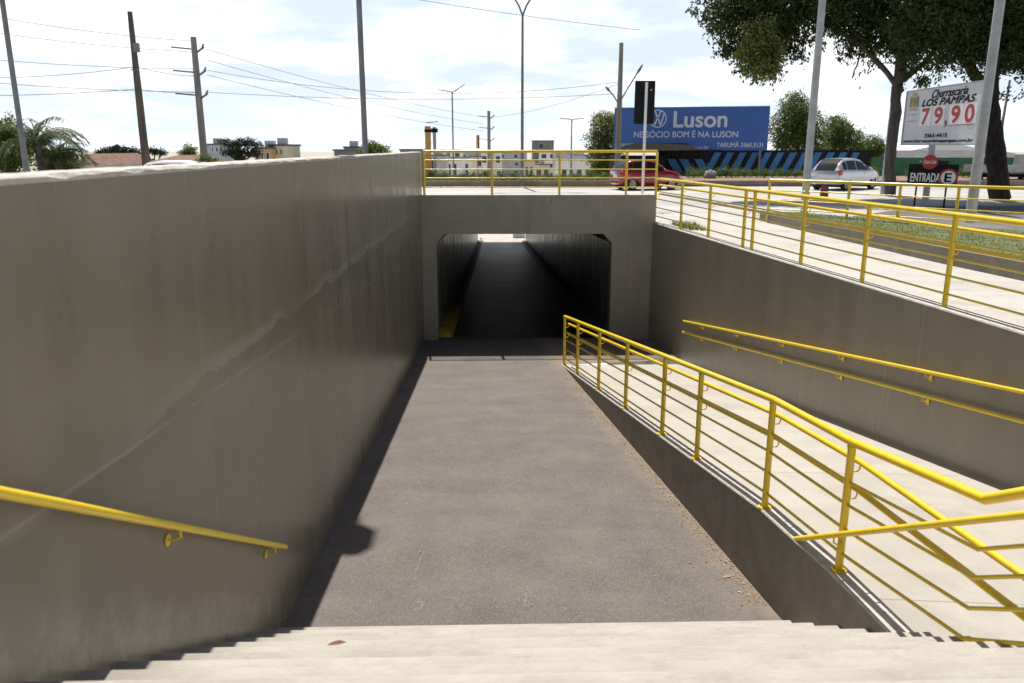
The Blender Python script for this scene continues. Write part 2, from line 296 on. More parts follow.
M['blue_stripe'] = mat('stripe_blue', (0.016, 0.12, 0.30), (0.022, 0.15, 0.36), (0.03, 0.17, 0.40), rough=0.6, scale=1.5)
M['dark_fence'] = mat('dark_sheet', (0.014, 0.014, 0.015), (0.022, 0.021, 0.021), (0.032, 0.03, 0.028), rough=0.8, scale=1.5, stretch=(6, 1, 0.5), spec=0.1)
M['shed_roof'] = mat('shed_roof', (0.012, 0.0118, 0.0115), (0.018, 0.0175, 0.017), (0.03, 0.029, 0.028), rough=1.0, scale=3, spec=0.02)
M['green_wall'] = mat('green_paint', (0.012, 0.075, 0.035), (0.016, 0.10, 0.045), (0.022, 0.12, 0.055), rough=0.6, scale=1)
M['red_txt'] = mat('red_lettering', (0.40, 0.018, 0.03), (0.46, 0.024, 0.036), rough=0.5, scale=3)
M['red_disc'] = mat('red_disc', (0.30, 0.018, 0.016), (0.36, 0.024, 0.02), rough=0.5, scale=2)
M['gold'] = mat('crest_gold', (0.40, 0.27, 0.06), (0.48, 0.34, 0.10), rough=0.5, scale=8)
M['olive'] = mat('crest_olive', (0.14, 0.16, 0.06), (0.20, 0.21, 0.09), rough=0.5, scale=8)
M['grey_txt'] = mat('grey_lettering', (0.16, 0.16, 0.17), (0.20, 0.20, 0.21), rough=0.5)
M['car_red'] = mat('car_red', (0.22, 0.006, 0.014), (0.26, 0.008, 0.017), rough=0.22, coat=0.8, scale=1)
M['car_silver'] = mat('car_silver', (0.50, 0.51, 0.53), (0.55, 0.56, 0.58), rough=0.26, metal=0.5, coat=0.7, scale=1)
M['car_white'] = mat('car_white', (0.74, 0.75, 0.76), (0.78, 0.79, 0.80), rough=0.25, coat=0.6, scale=1)
def glass_mat():
    m = mat('car_glass', (0.010, 0.013, 0.014), (0.016, 0.02, 0.021), rough=0.04, coat=0.5, scale=2); return m
M['glass'] = glass_mat(); M['glass'].node_tree.nodes['Principled BSDF'].inputs['Coat Weight'].default_value = 0
M['tyre'] = mat('tyre', (0.012, 0.012, 0.012), (0.02, 0.02, 0.02), rough=0.9, scale=6, coords='obj')
M['rim'] = mat('alloy', (0.22, 0.225, 0.23), (0.28, 0.285, 0.29), rough=0.35, metal=0.7)
M['lamp_red'] = mat('tail_lens', (0.35, 0.012, 0.02), (0.45, 0.02, 0.03), rough=0.15)
M['lamp_clear'] = mat('head_lens', (0.65, 0.67, 0.7), (0.72, 0.74, 0.76), rough=0.12)
M['render_white'] = mat('render_white', (0.76, 0.755, 0.75), (0.81, 0.805, 0.80), (0.84, 0.835, 0.83), rough=0.9, scale=0.6)
M['render_grey'] = mat('render_grey', (0.40, 0.40, 0.42), (0.48, 0.48, 0.50), (0.55, 0.55, 0.56), rough=0.9, scale=0.6)
M['render_cream'] = mat('render_cream', (0.62, 0.54, 0.40), (0.70, 0.61, 0.46), (0.75, 0.67, 0.52), rough=0.9, scale=0.6)
M['render_orange'] = mat('render_orange', (0.50, 0.27, 0.12), (0.57, 0.32, 0.15), (0.62, 0.37, 0.19), rough=0.9, scale=0.5)
M['render_blue'] = mat('render_bluegrey', (0.36, 0.40, 0.46), (0.42, 0.46, 0.52), (0.48, 0.52, 0.57), rough=0.9, scale=0.5)
M['conc_dark'] = mat('bare_grey_block', (0.17, 0.155, 0.15), (0.21, 0.195, 0.185), (0.25, 0.235, 0.22), rough=0.9, scale=0.8)
M['tile'] = mat('roof_tile', (0.16, 0.095, 0.07), (0.21, 0.135, 0.105), (0.26, 0.18, 0.145), rough=1.0, scale=2, stretch=(3, 1, 1), spec=0.1)
M['roof_grey'] = mat('roof_fibre', (0.10, 0.10, 0.105), (0.13, 0.13, 0.135), (0.16, 0.16, 0.165), rough=1.0, scale=1.5, spec=0.05)
M['win'] = mat('window_dark', (0.03, 0.035, 0.04), (0.05, 0.055, 0.06), rough=0.15, scale=2)
M['box_orange'] = mat('orange_case', (0.55, 0.29, 0.04), (0.60, 0.33, 0.06), rough=0.5, scale=2)

# ------------------------------------------------------------------ mesh builder
class MB:
    def __init__(s): s.v = []; s.f = []; s.mi = []; s.sm = []
    def add(s, vs, fs, mi=0, smooth=False):
        o = len(s.v); s.v += [Vector(p) for p in vs]
        for f in fs: s.f.append([i + o for i in f]); s.mi.append(mi); s.sm.append(smooth)
        return s
    def box(s, x0, x1, y0, y1, z0, z1, mi=0):
        return s.hexa([(x0,y0,z0),(x1,y0,z0),(x1,y1,z0),(x0,y1,z0)], [(x0,y0,z1),(x1,y0,z1),(x1,y1,z1),(x0,y1,z1)], mi)
    def hexa(s, lo, hi, mi=0):
        n = len(lo); fs = [list(range(n))[::-1], list(range(n, 2*n))]
        for i in range(n): j = (i+1) % n; fs.append([i, j, n+j, n+i])
        return s.add(list(lo)+list(hi), fs, mi)
    def prism(s, poly, z0, z1, mi=0): return s.hexa([(x, y, z0) for x, y in poly], [(x, y, z1) for x, y in poly], mi)
    def tube(s, pts, r, seg=10, mi=0, caps=True):
        pts = [Vector(p) for p in pts]; n = len(pts)
        rs = r if isinstance(r, (list, tuple)) else [r]*n
        rings = []; up = None
        for i, p in enumerate(pts):
            d = (pts[min(i+1, n-1)] - pts[max(i-1, 0)]).normalized()
            if up is None:
                up = Vector((0, 0, 1)) if abs(d.z) < 0.9 else Vector((1, 0, 0))
            a = d.cross(up).normalized(); b = a.cross(d).normalized(); up = b
            k = 1.0
            if 0 < i < n-1:
                c = (pts[i+1]-p).normalized().dot((p-pts[i-1]).normalized()); k = 1/max(0.5, math.sqrt((1+c)/2))
            rings.append([p + (a*math.cos(t) + b*math.sin(t))*rs[i]*(k if k < 1.3 else 1.3) for t in [2*math.pi*j/seg for j in range(seg)]])
        vs = [q for g in rings for q in g]; fs = []
        for i in range(n-1):
            for j in range(seg):
                k2 = (j+1) % seg; fs.append([i*seg+j, i*seg+k2, (i+1)*seg+k2, (i+1)*seg+j])
        s.add(vs, fs, mi, True)
        if caps: s.add(rings[0], [list(range(seg))], mi); s.add(rings[-1], [list(range(seg))[::-1]], mi)
        return s
    def disc(s, c, n, r, t, seg=28, mi=0):
        n = Vector(n).normalized(); return s.tube([Vector(c)-n*t/2, Vector(c)+n*t/2], r, seg, mi)
    def build(s, name, m, parent=None, local=False, bevel=0):
        me = bpy.data.meshes.new(name)
        off = Vector((0, 0, 0)) if (parent is None or local) else world_loc(parent)
        me.from_pydata([tuple(p - off) for p in s.v], [], s.f)
        for mm in (m if isinstance(m, list) else [m]): me.materials.append(mm)
        me.polygons.foreach_set('material_index', s.mi); me.polygons.foreach_set('use_smooth', s.sm)
        bm = bmesh.new(); bm.from_mesh(me); bmesh.ops.recalc_face_normals(bm, faces=bm.faces) if len(bm.faces) < 3000 else None
        bm.to_mesh(me); bm.free(); me.update()
        o = bpy.data.objects.new(name, me); col.objects.link(o)
        if parent: o.parent = parent
        if bevel:
            b = o.modifiers.new('bevel', 'BEVEL'); b.width = bevel; b.segments = 2; b.limit_method = 'ANGLE'; b.angle_limit = R(40)
        return o
def world_loc(o):
    p = Vector((0, 0, 0))
    while o: p += o.location; o = o.parent
    return p
def thing(name, loc, label, cat, group=None, rz=0):
    o = bpy.data.objects.new(name, None); o.empty_display_size = 0.2; o.location = loc; o.rotation_euler.z = rz; col.objects.link(o)
    return tag(o, label, cat, group)
def tag(o, label, cat, group=None):
    o['label'] = label; o['category'] = cat
    if group: o['group'] = group
    return o
def struct(o, kind='structure', label=None):
    o['kind'] = kind
    if label: o['label'] = label
    return o
def copy_tree(o, parent=None):
    c = o.copy(); col.objects.link(c)
    if parent: c.parent = parent
    for ch in [x for x in o.children]: copy_tree(ch, c)
    return c
def text(s, o, u, v, x0, x1, y0, y1, m, name, parent, bold=0.0, shear=0.0, keep=False, ext=0.004):
    """lettering fitted to the box x0..x1, y0..y1 on the plane o + u*x + v*y, standing slightly proud"""
    cu = bpy.data.curves.new(name, 'FONT'); cu.body = s; cu.size = 1; cu.shear = shear; cu.extrude = 0.0
    tmp = bpy.data.objects.new('tmp', cu); col.objects.link(tmp)
    bpy.context.view_layer.update()
    me = bpy.data.meshes.new_from_object(tmp.evaluated_get(bpy.context.evaluated_depsgraph_get()))
    bpy.data.objects.remove(tmp); bpy.data.curves.remove(cu)
    xs = [p.co.x for p in me.vertices]; ys = [p.co.y for p in me.vertices]
    ax, bx, ay, by = min(xs), max(xs), min(ys), max(ys)
    o, u, v = Vector(o), Vector(u).normalized(), Vector(v).normalized(); nrm = u.cross(v)
    off = world_loc(parent) if parent else Vector((0, 0, 0))
    for p in me.vertices:
        X = x0 + (p.co.x-ax)/(bx-ax)*(x1-x0); Y = y0 + (p.co.y-ay)/(by-ay)*(y1-y0)
        p.co = o + u*X + v*Y + nrm*ext - off
    if bold:
        bm = bmesh.new(); bm.from_mesh(me); base = bm.verts[:] , bm.faces[:]
        for i in range(8):
            g = bmesh.ops.duplicate(bm, geom=base[0]+base[1]); a_ = i*math.pi/4; d_ = (u*math.cos(a_)+v*math.sin(a_))*bold*(y1-y0)*1.1 + nrm*(.0007*(i+1))
            for e_ in g['geom']:
                if isinstance(e_, bmesh.types.BMVert): e_.co += d_
        bm.to_mesh(me); bm.free()
    me.materials.append(m); me.name = name
    ob = bpy.data.objects.new(name, me); col.objects.link(ob)
    if parent: ob.parent = parent
    return ob

# ================================================================== THE UNDERPASS
FLOOR = lambda y: -4.88 + 0.0496*(20 - y)
LX = lambda y: -1.78 - 0.00985*(20 - y)                   # face of left wall
RX = lambda y: 4.05 + 0.111*(20 - y)                      # face of right wall
KX = lambda y: 1.54 + 0.1026*(17 - y)                     # asphalt-side face of the ramp kerb
G = -2.0                                                  # street level
PV = -1.86                                                # pavement level

def sheet(poly, mname, name, m, z=None):
    mb = MB(); mb.add([(p[0], p[1], p[2] if len(p) > 2 else z) for p in poly], [list(range(len(poly)))])
    return mb.build(name, m)

# asphalt floor of the cutting
rows = [i*0.5 for i in range(4, 42)] + [20.5]
mb = MB(); vs = []; fs = []
for i, y in enumerate(rows): vs += [(LX(y)-0.1, y, FLOOR(y)), (4.3 if y > 17 else KX(y)+0.12, y, FLOOR(y))]
for i in range(len(rows)-1): fs.append([2*i, 2*i+1, 2*i+3, 2*i+2])
mb.add(vs, fs); struct(mb.build('asphalt_path', M['asphalt']))

# left retaining wall
mb = MB(); ys = [-3, 0, 5, 10, 15, 20.35]
lo = [(LX(y), y, -5.6) for y in (-3, 20.35)] + [(LX(20.35)-0.22, 20.35, -5.6), (LX(-3)-0.22, -3, -5.6)]
hi = [(x, y, -0.15) for x, y, z in lo]
mb.hexa(lo, hi)
lw = thing('retaining_wall', (LX(10), 10, -4.4), 'tall grey-brown painted concrete wall along the left side of the sunken path', 'wall')
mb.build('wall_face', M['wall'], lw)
# rough unpainted top with a chipped, wavering edge
mb = MB(); random.seed(3); n = 160; vs = []; fs = []
for i in range(n+1):
    y = -3 + 23.35*i/n; j = random.uniform(-0.004, 0.007)
    vs += [(LX(y)-0.222, y, -0.16), (LX(y)-0.215, y, -0.112+j*0.4), (LX(y)-0.012+j, y, -0.114+random.uniform(-.003,.003)), (LX(y)+0.0025, y, -0.122-random.uniform(0, .022)*random.random()), (LX(y)-.004, y, -.165)]
for i in range(n):
    for k in range(4): a = 5*i+k; fs.append([a, a+1, a+6, a+5])
mb.add(vs, fs); mb.build('wall_top', M['wall_top'], lw)

# right retaining wall, top flush with the pavement
rw = thing('retaining_wall', (RX(10), 10, -4), 'grey-brown concrete wall on the right between the ramp and the upper pavement', 'wall')
mb = MB(); lo = [(RX(2), 2, -5.6), (RX(20.0), 20.0, -5.6), (RX(20.0)+0.25, 20.0, -5.6), (RX(2)+0.25, 2, -5.6)]
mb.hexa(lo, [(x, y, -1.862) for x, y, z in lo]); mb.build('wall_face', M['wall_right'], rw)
mb = MB(); mb.hexa([(RX(2)-.002, 2, -1.862), (RX(20.0)-.002, 20.0, -1.862), (RX(20.0)+.252, 20.0, -1.862), (RX(2)+.252, 2, -1.862)],
                   [(RX(2)+.006, 2, -1.845), (RX(20.0)+.006, 20.0, -1.845), (RX(20.0)+.252, 20.0, -1.845), (RX(2)+.252, 2, -1.845)])
mb.build('coping', M['wall_top'], rw)

# portal
pw = thing('portal_wall', (1.1, 20, -4.9), 'grey concrete headwall around the dark mouth of the underpass', 'wall')
ol, orr, ot = -1.42, 3.03, -2.13
prof = [(-1.79, -5.6), (-1.79, -1.185), (4.10, -1.185), (4.10, -5.6), (orr, -5.6), (orr, ot-0.24), (orr-0.22, ot), (ol+0.20, ot), (ol, ot-0.24), (ol, -5.6)]
mb = MB(); n = len(prof)
mb.add([(x, 20.0, z) for x, z in prof] + [(x, 20.36, z) for x, z in prof],
       [list(range(n)), list(range(n, 2*n))[::-1]] + [[i, (i+1) % n, n+(i+1) % n, n+i] for i in range(n)])
mb.build('headwall', M['portal'], pw)
mb = MB(); mb.box(-1.80, 4.105, 19.992, 20.37, -1.183, -1.160); mb.build('coping', M['wall_top'], pw, bevel=.006)

# tunnel
Y0, Y1 = 20.36, 58.0
tl = lambda y: ol + (y-20)/(38)*0.36
tr_ = lambda y: orr - (y-20)/(38)*0.60
tc_ = lambda y: ot - 0.0496*(y-20)
tf = lambda y: FLOOR(y)
tn = thing('pedestrian_tunnel', (1, 21, -4.9), 'long dark concrete tunnel under the avenue with a bright far end', 'tunnel')
def slab(mb, f):                                            # f(y) -> cross-section polygon (x,z); lofted
    a, b = f(Y0), f(Y1); n = len(a)
    mb.add([(x, Y0, z) for x, z in a] + [(x, Y1, z) for x, z in b], [list(range(n))[::-1], list(range(n, 2*n))] + [[i, (i+1) % n, n+(i+1) % n, n+i] for i in range(n)])
    return mb
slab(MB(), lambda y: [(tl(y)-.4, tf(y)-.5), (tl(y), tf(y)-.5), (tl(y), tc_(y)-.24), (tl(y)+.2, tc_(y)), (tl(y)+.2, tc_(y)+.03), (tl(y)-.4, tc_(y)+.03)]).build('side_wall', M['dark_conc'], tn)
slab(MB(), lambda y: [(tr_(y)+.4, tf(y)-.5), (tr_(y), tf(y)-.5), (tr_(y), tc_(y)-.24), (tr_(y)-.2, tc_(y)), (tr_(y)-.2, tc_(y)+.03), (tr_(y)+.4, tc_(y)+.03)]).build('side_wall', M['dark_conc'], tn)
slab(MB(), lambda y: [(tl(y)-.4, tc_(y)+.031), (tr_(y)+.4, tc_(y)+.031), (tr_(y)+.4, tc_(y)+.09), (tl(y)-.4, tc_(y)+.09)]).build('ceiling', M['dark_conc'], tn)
k = slab(MB(), lambda y: [(tl(y)+.002, tf(y)-.1), (tl(y)+.34, tf(y)-.1), (tl(y)+.34, tf(y)+.02), (tl(y)+.22, tf(y)+.13), (tl(y)+.002, tf(y)+.15)]).build('kerb', M['yellow_kerb'], tn); k['label'] = 'yellow painted kerb along the left side of the tunnel floor'
k = slab(MB(), lambda y: [(tr_(y)-.002, tf(y)-.1), (tr_(y)-.34, tf(y)-.1), (tr_(y)-.34, tf(y)+.02), (tr_(y)-.22, tf(y)+.13), (tr_(y)-.002, tf(y)+.15)]).build('kerb', M['dark_conc'], tn); k.data.materials[0] = M['tunnel_kerb']; k['label'] = 'dark unpainted kerb along the right side of the tunnel floor'
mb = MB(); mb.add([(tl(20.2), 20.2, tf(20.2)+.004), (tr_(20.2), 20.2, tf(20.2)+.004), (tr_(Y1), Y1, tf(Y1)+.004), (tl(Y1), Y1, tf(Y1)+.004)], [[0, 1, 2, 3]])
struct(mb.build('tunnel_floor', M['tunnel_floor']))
# far cutting beyond the tunnel
ex = thing('exit_cutting', (0.8, 58, -6.8), 'sunlit walled cutting seen through the far end of the tunnel', 'cutting')
mb = MB(); mb.add([(-1.7, Y1, tf(Y1)), (3.0, Y1, tf(Y1)), (3.0, 80.2, -6.43), (-1.7, 80.2, -6.43)], [[0, 1, 2, 3]]); mb.build('floor_slab', M['pave'], ex)
for xa, xb in ((-2.06, -1.7), (3.0, 3.33)):
    mb = MB(); mb.hexa([(xa, Y1-.3, -7.4), (xb, Y1-.3, -7.4), (xb, 80.2, -7.4), (xa, 80.2, -7.4)], [(xa, Y1-.3, -3.2), (xb, Y1-.3, -3.2), (xb, 80.2, -6.1), (xa, 80.2, -6.1)]); mb.build('side_wall', M['render_white'], ex)
MB().box(-1.7, 3.0, Y1+.005, Y1+.25, tc_(Y1)+.1, -3.2).build('parapet', M['render_white'], ex)
mb = MB(); mb.box(1.55, 2.5, 60.5, 60.65, -6.72, -6.0); mb.build('panel', M['render_white'], ex)
mb = MB(); mb.box(1.80, 2.03, 60.47, 60.5, -6.45, -6.28).box(2.1, 2.33, 60.47, 60.5, -6.45, -6.28); mb.build('vent', M['win'], ex)

# ramp: kerb wall and deck
RZ = lambda y: -3.395 - 0.1335*max(0, y-7.0) + (0.07*min(1, (7.0-y)/1.3) if y < 7 else 0)
YR = [17.1, 15, 13, 11, 9, 7.6, 7.0, 6.3, 5.7, 5.0, 4.55, 3.5, 2.0]
kw = thing('kerb_wall', (KX(11), 11, -4.5), 'low dark concrete kerb wall between the asphalt and the ramp', 'kerb')
def strip(prof_fn, ys):
    mb = MB(); ps = [prof_fn(y) for y in ys]; n = len(ps[0])
    mb.add([(x, y, z) for y, p in zip(ys, ps) for x, z in p],
           [list(range(n))[::-1], [n*(len(ys)-1)+i for i in range(n)]] + [[a*n+i, a*n+(i+1) % n, (a+1)*n+(i+1) % n, (a+1)*n+i] for a in range(len(ys)-1) for i in range(n)])
    return mb
strip(lambda y: [(KX(y), -5.6), (KX(y), RZ(y)-0.012), (KX(y)+.17, RZ(y)-0.012), (KX(y)+.17, -5.6)], YR).build('kerb_body', M['kerb_face'], kw)
strip(lambda y: [(KX(y)-.003, RZ(y)-0.016), (KX(y)+.004, RZ(y)), (KX(y)+.172, RZ(y)), (KX(y)+.173, RZ(y)-.016)], YR).build('kerb_top', M['wall_top'], kw)
mb = strip(lambda y: [(KX(y)+.17, RZ(y)-.30), (KX(y)+.17, RZ(y)-.02), (RX(y)-.14, RZ(y)-.02), (RX(y)-.14, RZ(y)-.10), (RX(y)+.02, RZ(y)-.10), (RX(y)+.02, RZ(y)-.30)], YR)
struct(mb.build('ramp', M['concrete']))

# stairs down to the asphalt
st = thing('staircase', (0.5, 4, -3.4), 'wide flight of pale concrete steps descending to the asphalt path', 'stairs')
random.seed(11)
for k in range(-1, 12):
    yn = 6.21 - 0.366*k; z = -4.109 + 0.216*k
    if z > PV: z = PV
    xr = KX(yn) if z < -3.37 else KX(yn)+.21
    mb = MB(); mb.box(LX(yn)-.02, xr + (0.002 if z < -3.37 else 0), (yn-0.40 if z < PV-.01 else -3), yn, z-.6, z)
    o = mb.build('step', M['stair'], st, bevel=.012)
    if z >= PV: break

# ------------------------------------------------------------------ railings
def lerp(a, b, t): return Vector(a)*(1-t) + Vector(b)*t
def along(path, d):
    """point at distance-fraction d (in segments) on the polyline"""
    i = min(int(d), len(path)-2); return lerp(path[i], path[i+1], d-i)
def railing(name, label, base_path, posts, H, bars, hand=(), side=Vector((0.09, 0, 0)), group=None, plate=True, post_r=0.031, top_r=0.034, hand_path=None, cat='railing'):
    """base_path: polyline at foot level; posts: fractional positions on it"""
    bp = [Vector(p) for p in base_path]; side = Vector(side); hand_path = [Vector(p) for p in hand_path] if hand_path else None
    t = thing(name, bp[0], label, cat, group)
    for d in posts:
        p = along(bp, d)
        o = MB().tube([p, p+Vector((0, 0, H-0.01))], post_r, 12).build('post', M['yellow'], t)
        MB().disc(p+Vector((0, 0, H-top_r-.004)), (0, 0, 1), post_r+.006, .012, 12).build('weld', M['yellow'], o)
        if plate:
            mb = MB().disc(p+Vector((0, 0, .006)), (0, 0, 1), 0.062, .012, 18)
            for a in range(4): mb.disc(p+Vector((.043*math.cos(a*1.57+.78), .043*math.sin(a*1.57+.78), .016)), (0, 0, 1), .008, .016, 6)
            mb.build('base_plate', M['yellow'], o)
    up = lambda h, q=bp: [p+Vector((0, 0, h)) for p in q]
    MB().tube(up(H), top_r, 14).build('top_rail', M['yellow'], t)
    for h in bars: MB().tube(up(h), 0.0135, 8).build('bar', M['yellow'], t)
    for h in hand:
        q = [p+side for p in (hand_path or bp)]
        MB().tube(up(h, q), 0.025, 12).build('handrail', M['yellow'], t)
        for d in posts:
            if d > 8 and hand_path: continue
            p = along(bp, d) + Vector((0, 0, h-0.075)); s = side
            MB().tube([p+s*0.25, p+s*0.85, p+s+Vector((0, 0, .02)), p+s+Vector((0, 0, .06))], 0.006, 6).build('bracket', M['yellow'], t)
    return t
BARS = (0.77, 0.58, 0.37, 0.155)
# ramp rail (runs beside the kerb, turns right across the landing at its near end)
KR = lambda y: (KX(y)+(0.055 if y > 6 else 0.085), y, RZ(y))
yy = [17.05, 15.66, 13.8, 11.98, 10.13, 8.82, 6.99, 5.70, 4.28]
path = [KR(y) for y in yy] + [(KX(2.3)+.085, 2.3, -3.12+.6*1.98)]
path[8] = (KX(4.28)+.085, 4.28, -3.14)
hp = [KR(y) for y in yy[:8]] + [(KX(2.3)+.085, 2.3, RZ(2.3))]
railing('railing', 'yellow tube railing along the low kerb between the asphalt and the ramp', path, [0, 1, 2, 3, 4, 5, 6, 7, 8.8], 1.10, BARS, (0.93, 0.70), Vector((0.085, 0.01, 0)), hand_path=hp)
# railing above the portal
yb = 20.15
bx = [-1.70, -0.005, 1.685, 3.365, 4.12]
railing('railing', 'yellow railing on top of the headwall above the tunnel mouth', [(x, yb, -1.160) for x in bx], range(5), 1.055, (0.845, 0.62, 0.41, 0.18), plate=False)
# railing on the right wall
yr = [19.85, 18.28, 16.58, 14.84, 14.45, 12.60, 10.84, 9.10, 7.35, 5.6, 3.9]
railing('railing', 'yellow railing on the right wall beside the raised concrete pavement', [(4.115, 20.1, -1.845)]+[(RX(y)+.11, y, -1.845) for y in yr[1:]], range(len(yr)), 1.08, BARS, (0.92, 0.70), Vector((0.09, 0.012, 0)), plate=False)
# railing across the lawn island further back
far = [(6.98, 20.07), (7.7, 19.5), (8.4, 18.7), (9.1, 17.7), (9.9, 16.8), (10.9, 15.8), (12.5, 14.3)]
railing('railing', 'yellow railing standing in the grass strip behind the pavement on the right', [(x, y, -1.86) for x, y in far], range(len(far)), 1.05, (0.80, 0.56, 0.34, 0.14), plate=False)
railing('railing', 'second yellow railing along the road side of the grass strip', [(6.95, 20.14, -1.80), (6.6, 22.2, -1.86)], [1], 1.05, (0.80, 0.56), plate=False) if False else None

# wall handrails
def wall_rail(label, pts, off, group=None, brs=(), r=0.024):
    t = thing('wall_handrail', pts[0], label, 'handrail', group)
    MB().tube(pts, r, 14).build('tube', M['yellow'], t)
    P = [Vector(p) for p in pts]
    for d in brs:
        p = along(P, d); o = Vector(off)
        b = MB().tube([p-Vector((0, 0, .02)), p-Vector((0, 0, .065)), p+o*0.5-Vector((0, 0, .085)), p+o-Vector((0, 0, .085))], 0.008, 8).build('bracket', M['yellow'], t)
        MB().disc(p+o*0.93-Vector((0, 0, .085)), o, 0.036, .008, 16).build('rosette', M['yellow'], b)
    return t
hx = lambda y: LX(y)+0.085
wall_rail('yellow handrail on the left wall beside the steps', [(hx(y), y, -3.38+.605*(6.30-y)) for y in (6.33, 4.9, 3.4, 1.9)], (-.085, 0, 0), brs=(0.20, 1.40, 2.5))
rx = lambda y: RX(y)-0.075
G2 = 'pair of wall handrails on the right wall'
uz = lambda y: -3.794 + (17.234-y)*0.1425
lz = lambda y: -4.045 + (17.2-y)*0.1375
ysr = [17.25, 15, 13, 11, 9, 7.4, 5.5]
wall_rail('upper yellow handrail of the two running along the right wall', [(rx(y), y, uz(y)) for y in ysr], (.072, 0, 0), G2, (0.45, 1.25, 2.15, 3.05, 4.0, 5.1))
wall_rail('lower yellow handrail of the two running along the right wall', [(rx(y), y, lz(y)) for y in ysr], (.072, 0, 0), G2, (0.45, 1.25, 2.15, 3.05, 4.0, 5.1))
wall_rail('yellow stair handrail bracketed to the near end of the ramp railing', [(2.66+.07*(6.36-y), y, -3.40+.585*(6.36-y)) for y in (6.36, 5.6, 4.6, 3.6, 2.4)], (.055, 0.0, 0), brs=(0.9,))

# ================================================================== STREET LEVEL
# ground sheet with the two cuttings left open
E_ = 1500; YD = 50.0; YE = 116.0                       # the land drops beyond the avenue towards the houses; the fenced yard on the right stays level
def pw(y, tb):
    for (a, za), (b_, zb_) in zip(tb, tb[1:]):
        if y <= b_: return za+(zb_-za)*max(0, (y-a))/(b_-a)
    return tb[-1][1]
def gz(x, y):
    zl = pw(y, [(50, G), (58, -3.55), (80, -6.45), (104, -8.0)]); zr = pw(y, [(90, G), (YE, -8.0)])
    t_ = min(1, max(0, (7.8+(y-50)*.16-x)/3.0)); t_ = t_*t_*(3-2*t_)
    return zr*(1-t_)+zl*t_
mb = MB()
def q(x0, x1, y0, y1): mb.add([(x0, y0, G), (x1, y0, G), (x1, y1, G), (x0, y1, G)], [[0, 1, 2, 3]])
q(-E_, -2.05, -E_, YD); q(3.15, E_, 20.2, YD)
mb.add([(RX(-3)+.2, -3, G), (E_, -3, G), (E_, 20.2, G), (RX(20.2)+.2, 20.2, G)], [[0, 1, 2, 3]])
q(-2.05, 3.15, 20.2, YD); q(-2.05, E_, -E_, -3)
gx = [-E_, -200, -80, -40, -20, -10, -2.05, 3.32, 4.8, 5.6, 6.4, 7.2, 8.0, 8.8, 9.6, 10.4, 11.2, 12, 13, 14, 15, 16, 17, 18, 19, 22, 40, 100, E_]
gy = [YD, 52, 54, 56, 58, 62, 66, 70, 74, 77, 80, 85, 90, 97, 104, 110, YE, E_]
o_ = len(mb.v); fs = []
for yi, y in enumerate(gy[:-1]):
    for xi, x in enumerate(gx[:-1]):
        if x == -2.05 and 58 <= y < 80: continue
        a_ = yi*len(gx)+xi; fs.append([a_, a_+1, a_+1+len(gx), a_+len(gx)])
mb.add([(x, y, gz(x, min(y, YE))) for y in gy for x in gx], fs)
struct(mb.build('ground', M['ground']))
# road over the tunnel and beyond
def flat(poly, z, name, m): return struct(sheet(poly, None, name, m, z))
flat([(-60, 23.2), (120, 23.2), (120, 41.6), (-60, 41.6)], G+.004, 'road', M['road'])
flat([(9.2, 19.6), (60, 4.0), (60, 29.0), (15, 27.5), (10.5, 23.19)], G+.008, 'road', M['asphalt_shaded'])
flat([(-30, -E_*.1), (-2.9, -E_*.1), (-2.9, 23.1), (-30, 23.1)], G+.004, 'road', M['road'])
# pavement: behind the parapet and along the right wall
mb = MB(); mb.prism([(-3.2, 20.37), (7.2, 20.37), (7.0, 23.1), (-3.2, 23.1)], -2.1, PV); struct(mb.build('pavement', M['pave'], bevel=.02))
mb = MB(); mb.prism([(RX(20.3)+.26, 20.35), (RX(-2)+.26, -2), (9.5, -2), (7.75, 9.6), (7.38, 13.0), (7.16, 16.5), (7.02, 20.35)], -2.1, PV-.004); struct(mb.build('pavement', M['pave']))

# lawn island with its kerb
lk = [(6.95, 20.6), (7.16, 16.5), (7.36, 13.0), (7.70, 10.0), (9.2, 2.0)]
mb = MB()
vs = []; fs = []
for x, y in lk: vs += [(x, y, -2.05), (x+.01, y, -1.60), (x+.12, y, -1.60), (x+.13, y, -2.05)]
for i in range(len(lk)-1):
    for k in range(3): a = 4*i+k; fs.append([a, a+1, a+5, a+4])
fs.append([0, 1, 2, 3]); mb.add(vs, fs); struct(mb.build('lawn_kerb', M['kerb_face']))
lawn = [(7.06, 20.5), (7.27, 16.5), (7.47, 13.0), (7.81, 10.0), (9.3, 2.0), (14.5, 8.0), (12.2, 12.3), (10.2, 16.0), (8.6, 19.2), (7.9, 20.5)]
mb = MB(); mb.prism(lawn, -2.1, -1.64); struct(mb.build('lawn', M['lawn']))
def inpoly(x, y, P):
    c = False; j = len(P)-1
    for i in range(len(P)):
        if (P[i][1] > y) != (P[j][1] > y) and x < (P[j][0]-P[i][0])*(y-P[i][1])/(P[j][1]-P[i][1])+P[i][0]: c = not c
        j = i
    return c
def blades(n, poly, z, h0, h1, w=.012, clump=None):
    mb = MB(); X = [p[0] for p in poly]; Y = [p[1] for p in poly]; i = 0
    while i < n:
        x, y = random.uniform(min(X), max(X)), random.uniform(min(Y), max(Y))
        if not inpoly(x, y, poly): continue
        a = random.uniform(0, 6.28); h = random.uniform(h0, h1); l = random.uniform(-.6, .6)*h; dx, dy = math.cos(a)*w, math.sin(a)*w
        mb.add([(x-dx, y-dy, z), (x+dx, y+dy, z), (x+l*math.sin(a), y-l*math.cos(a), z+h)], [[0, 1, 2]]); i += 1
    return mb
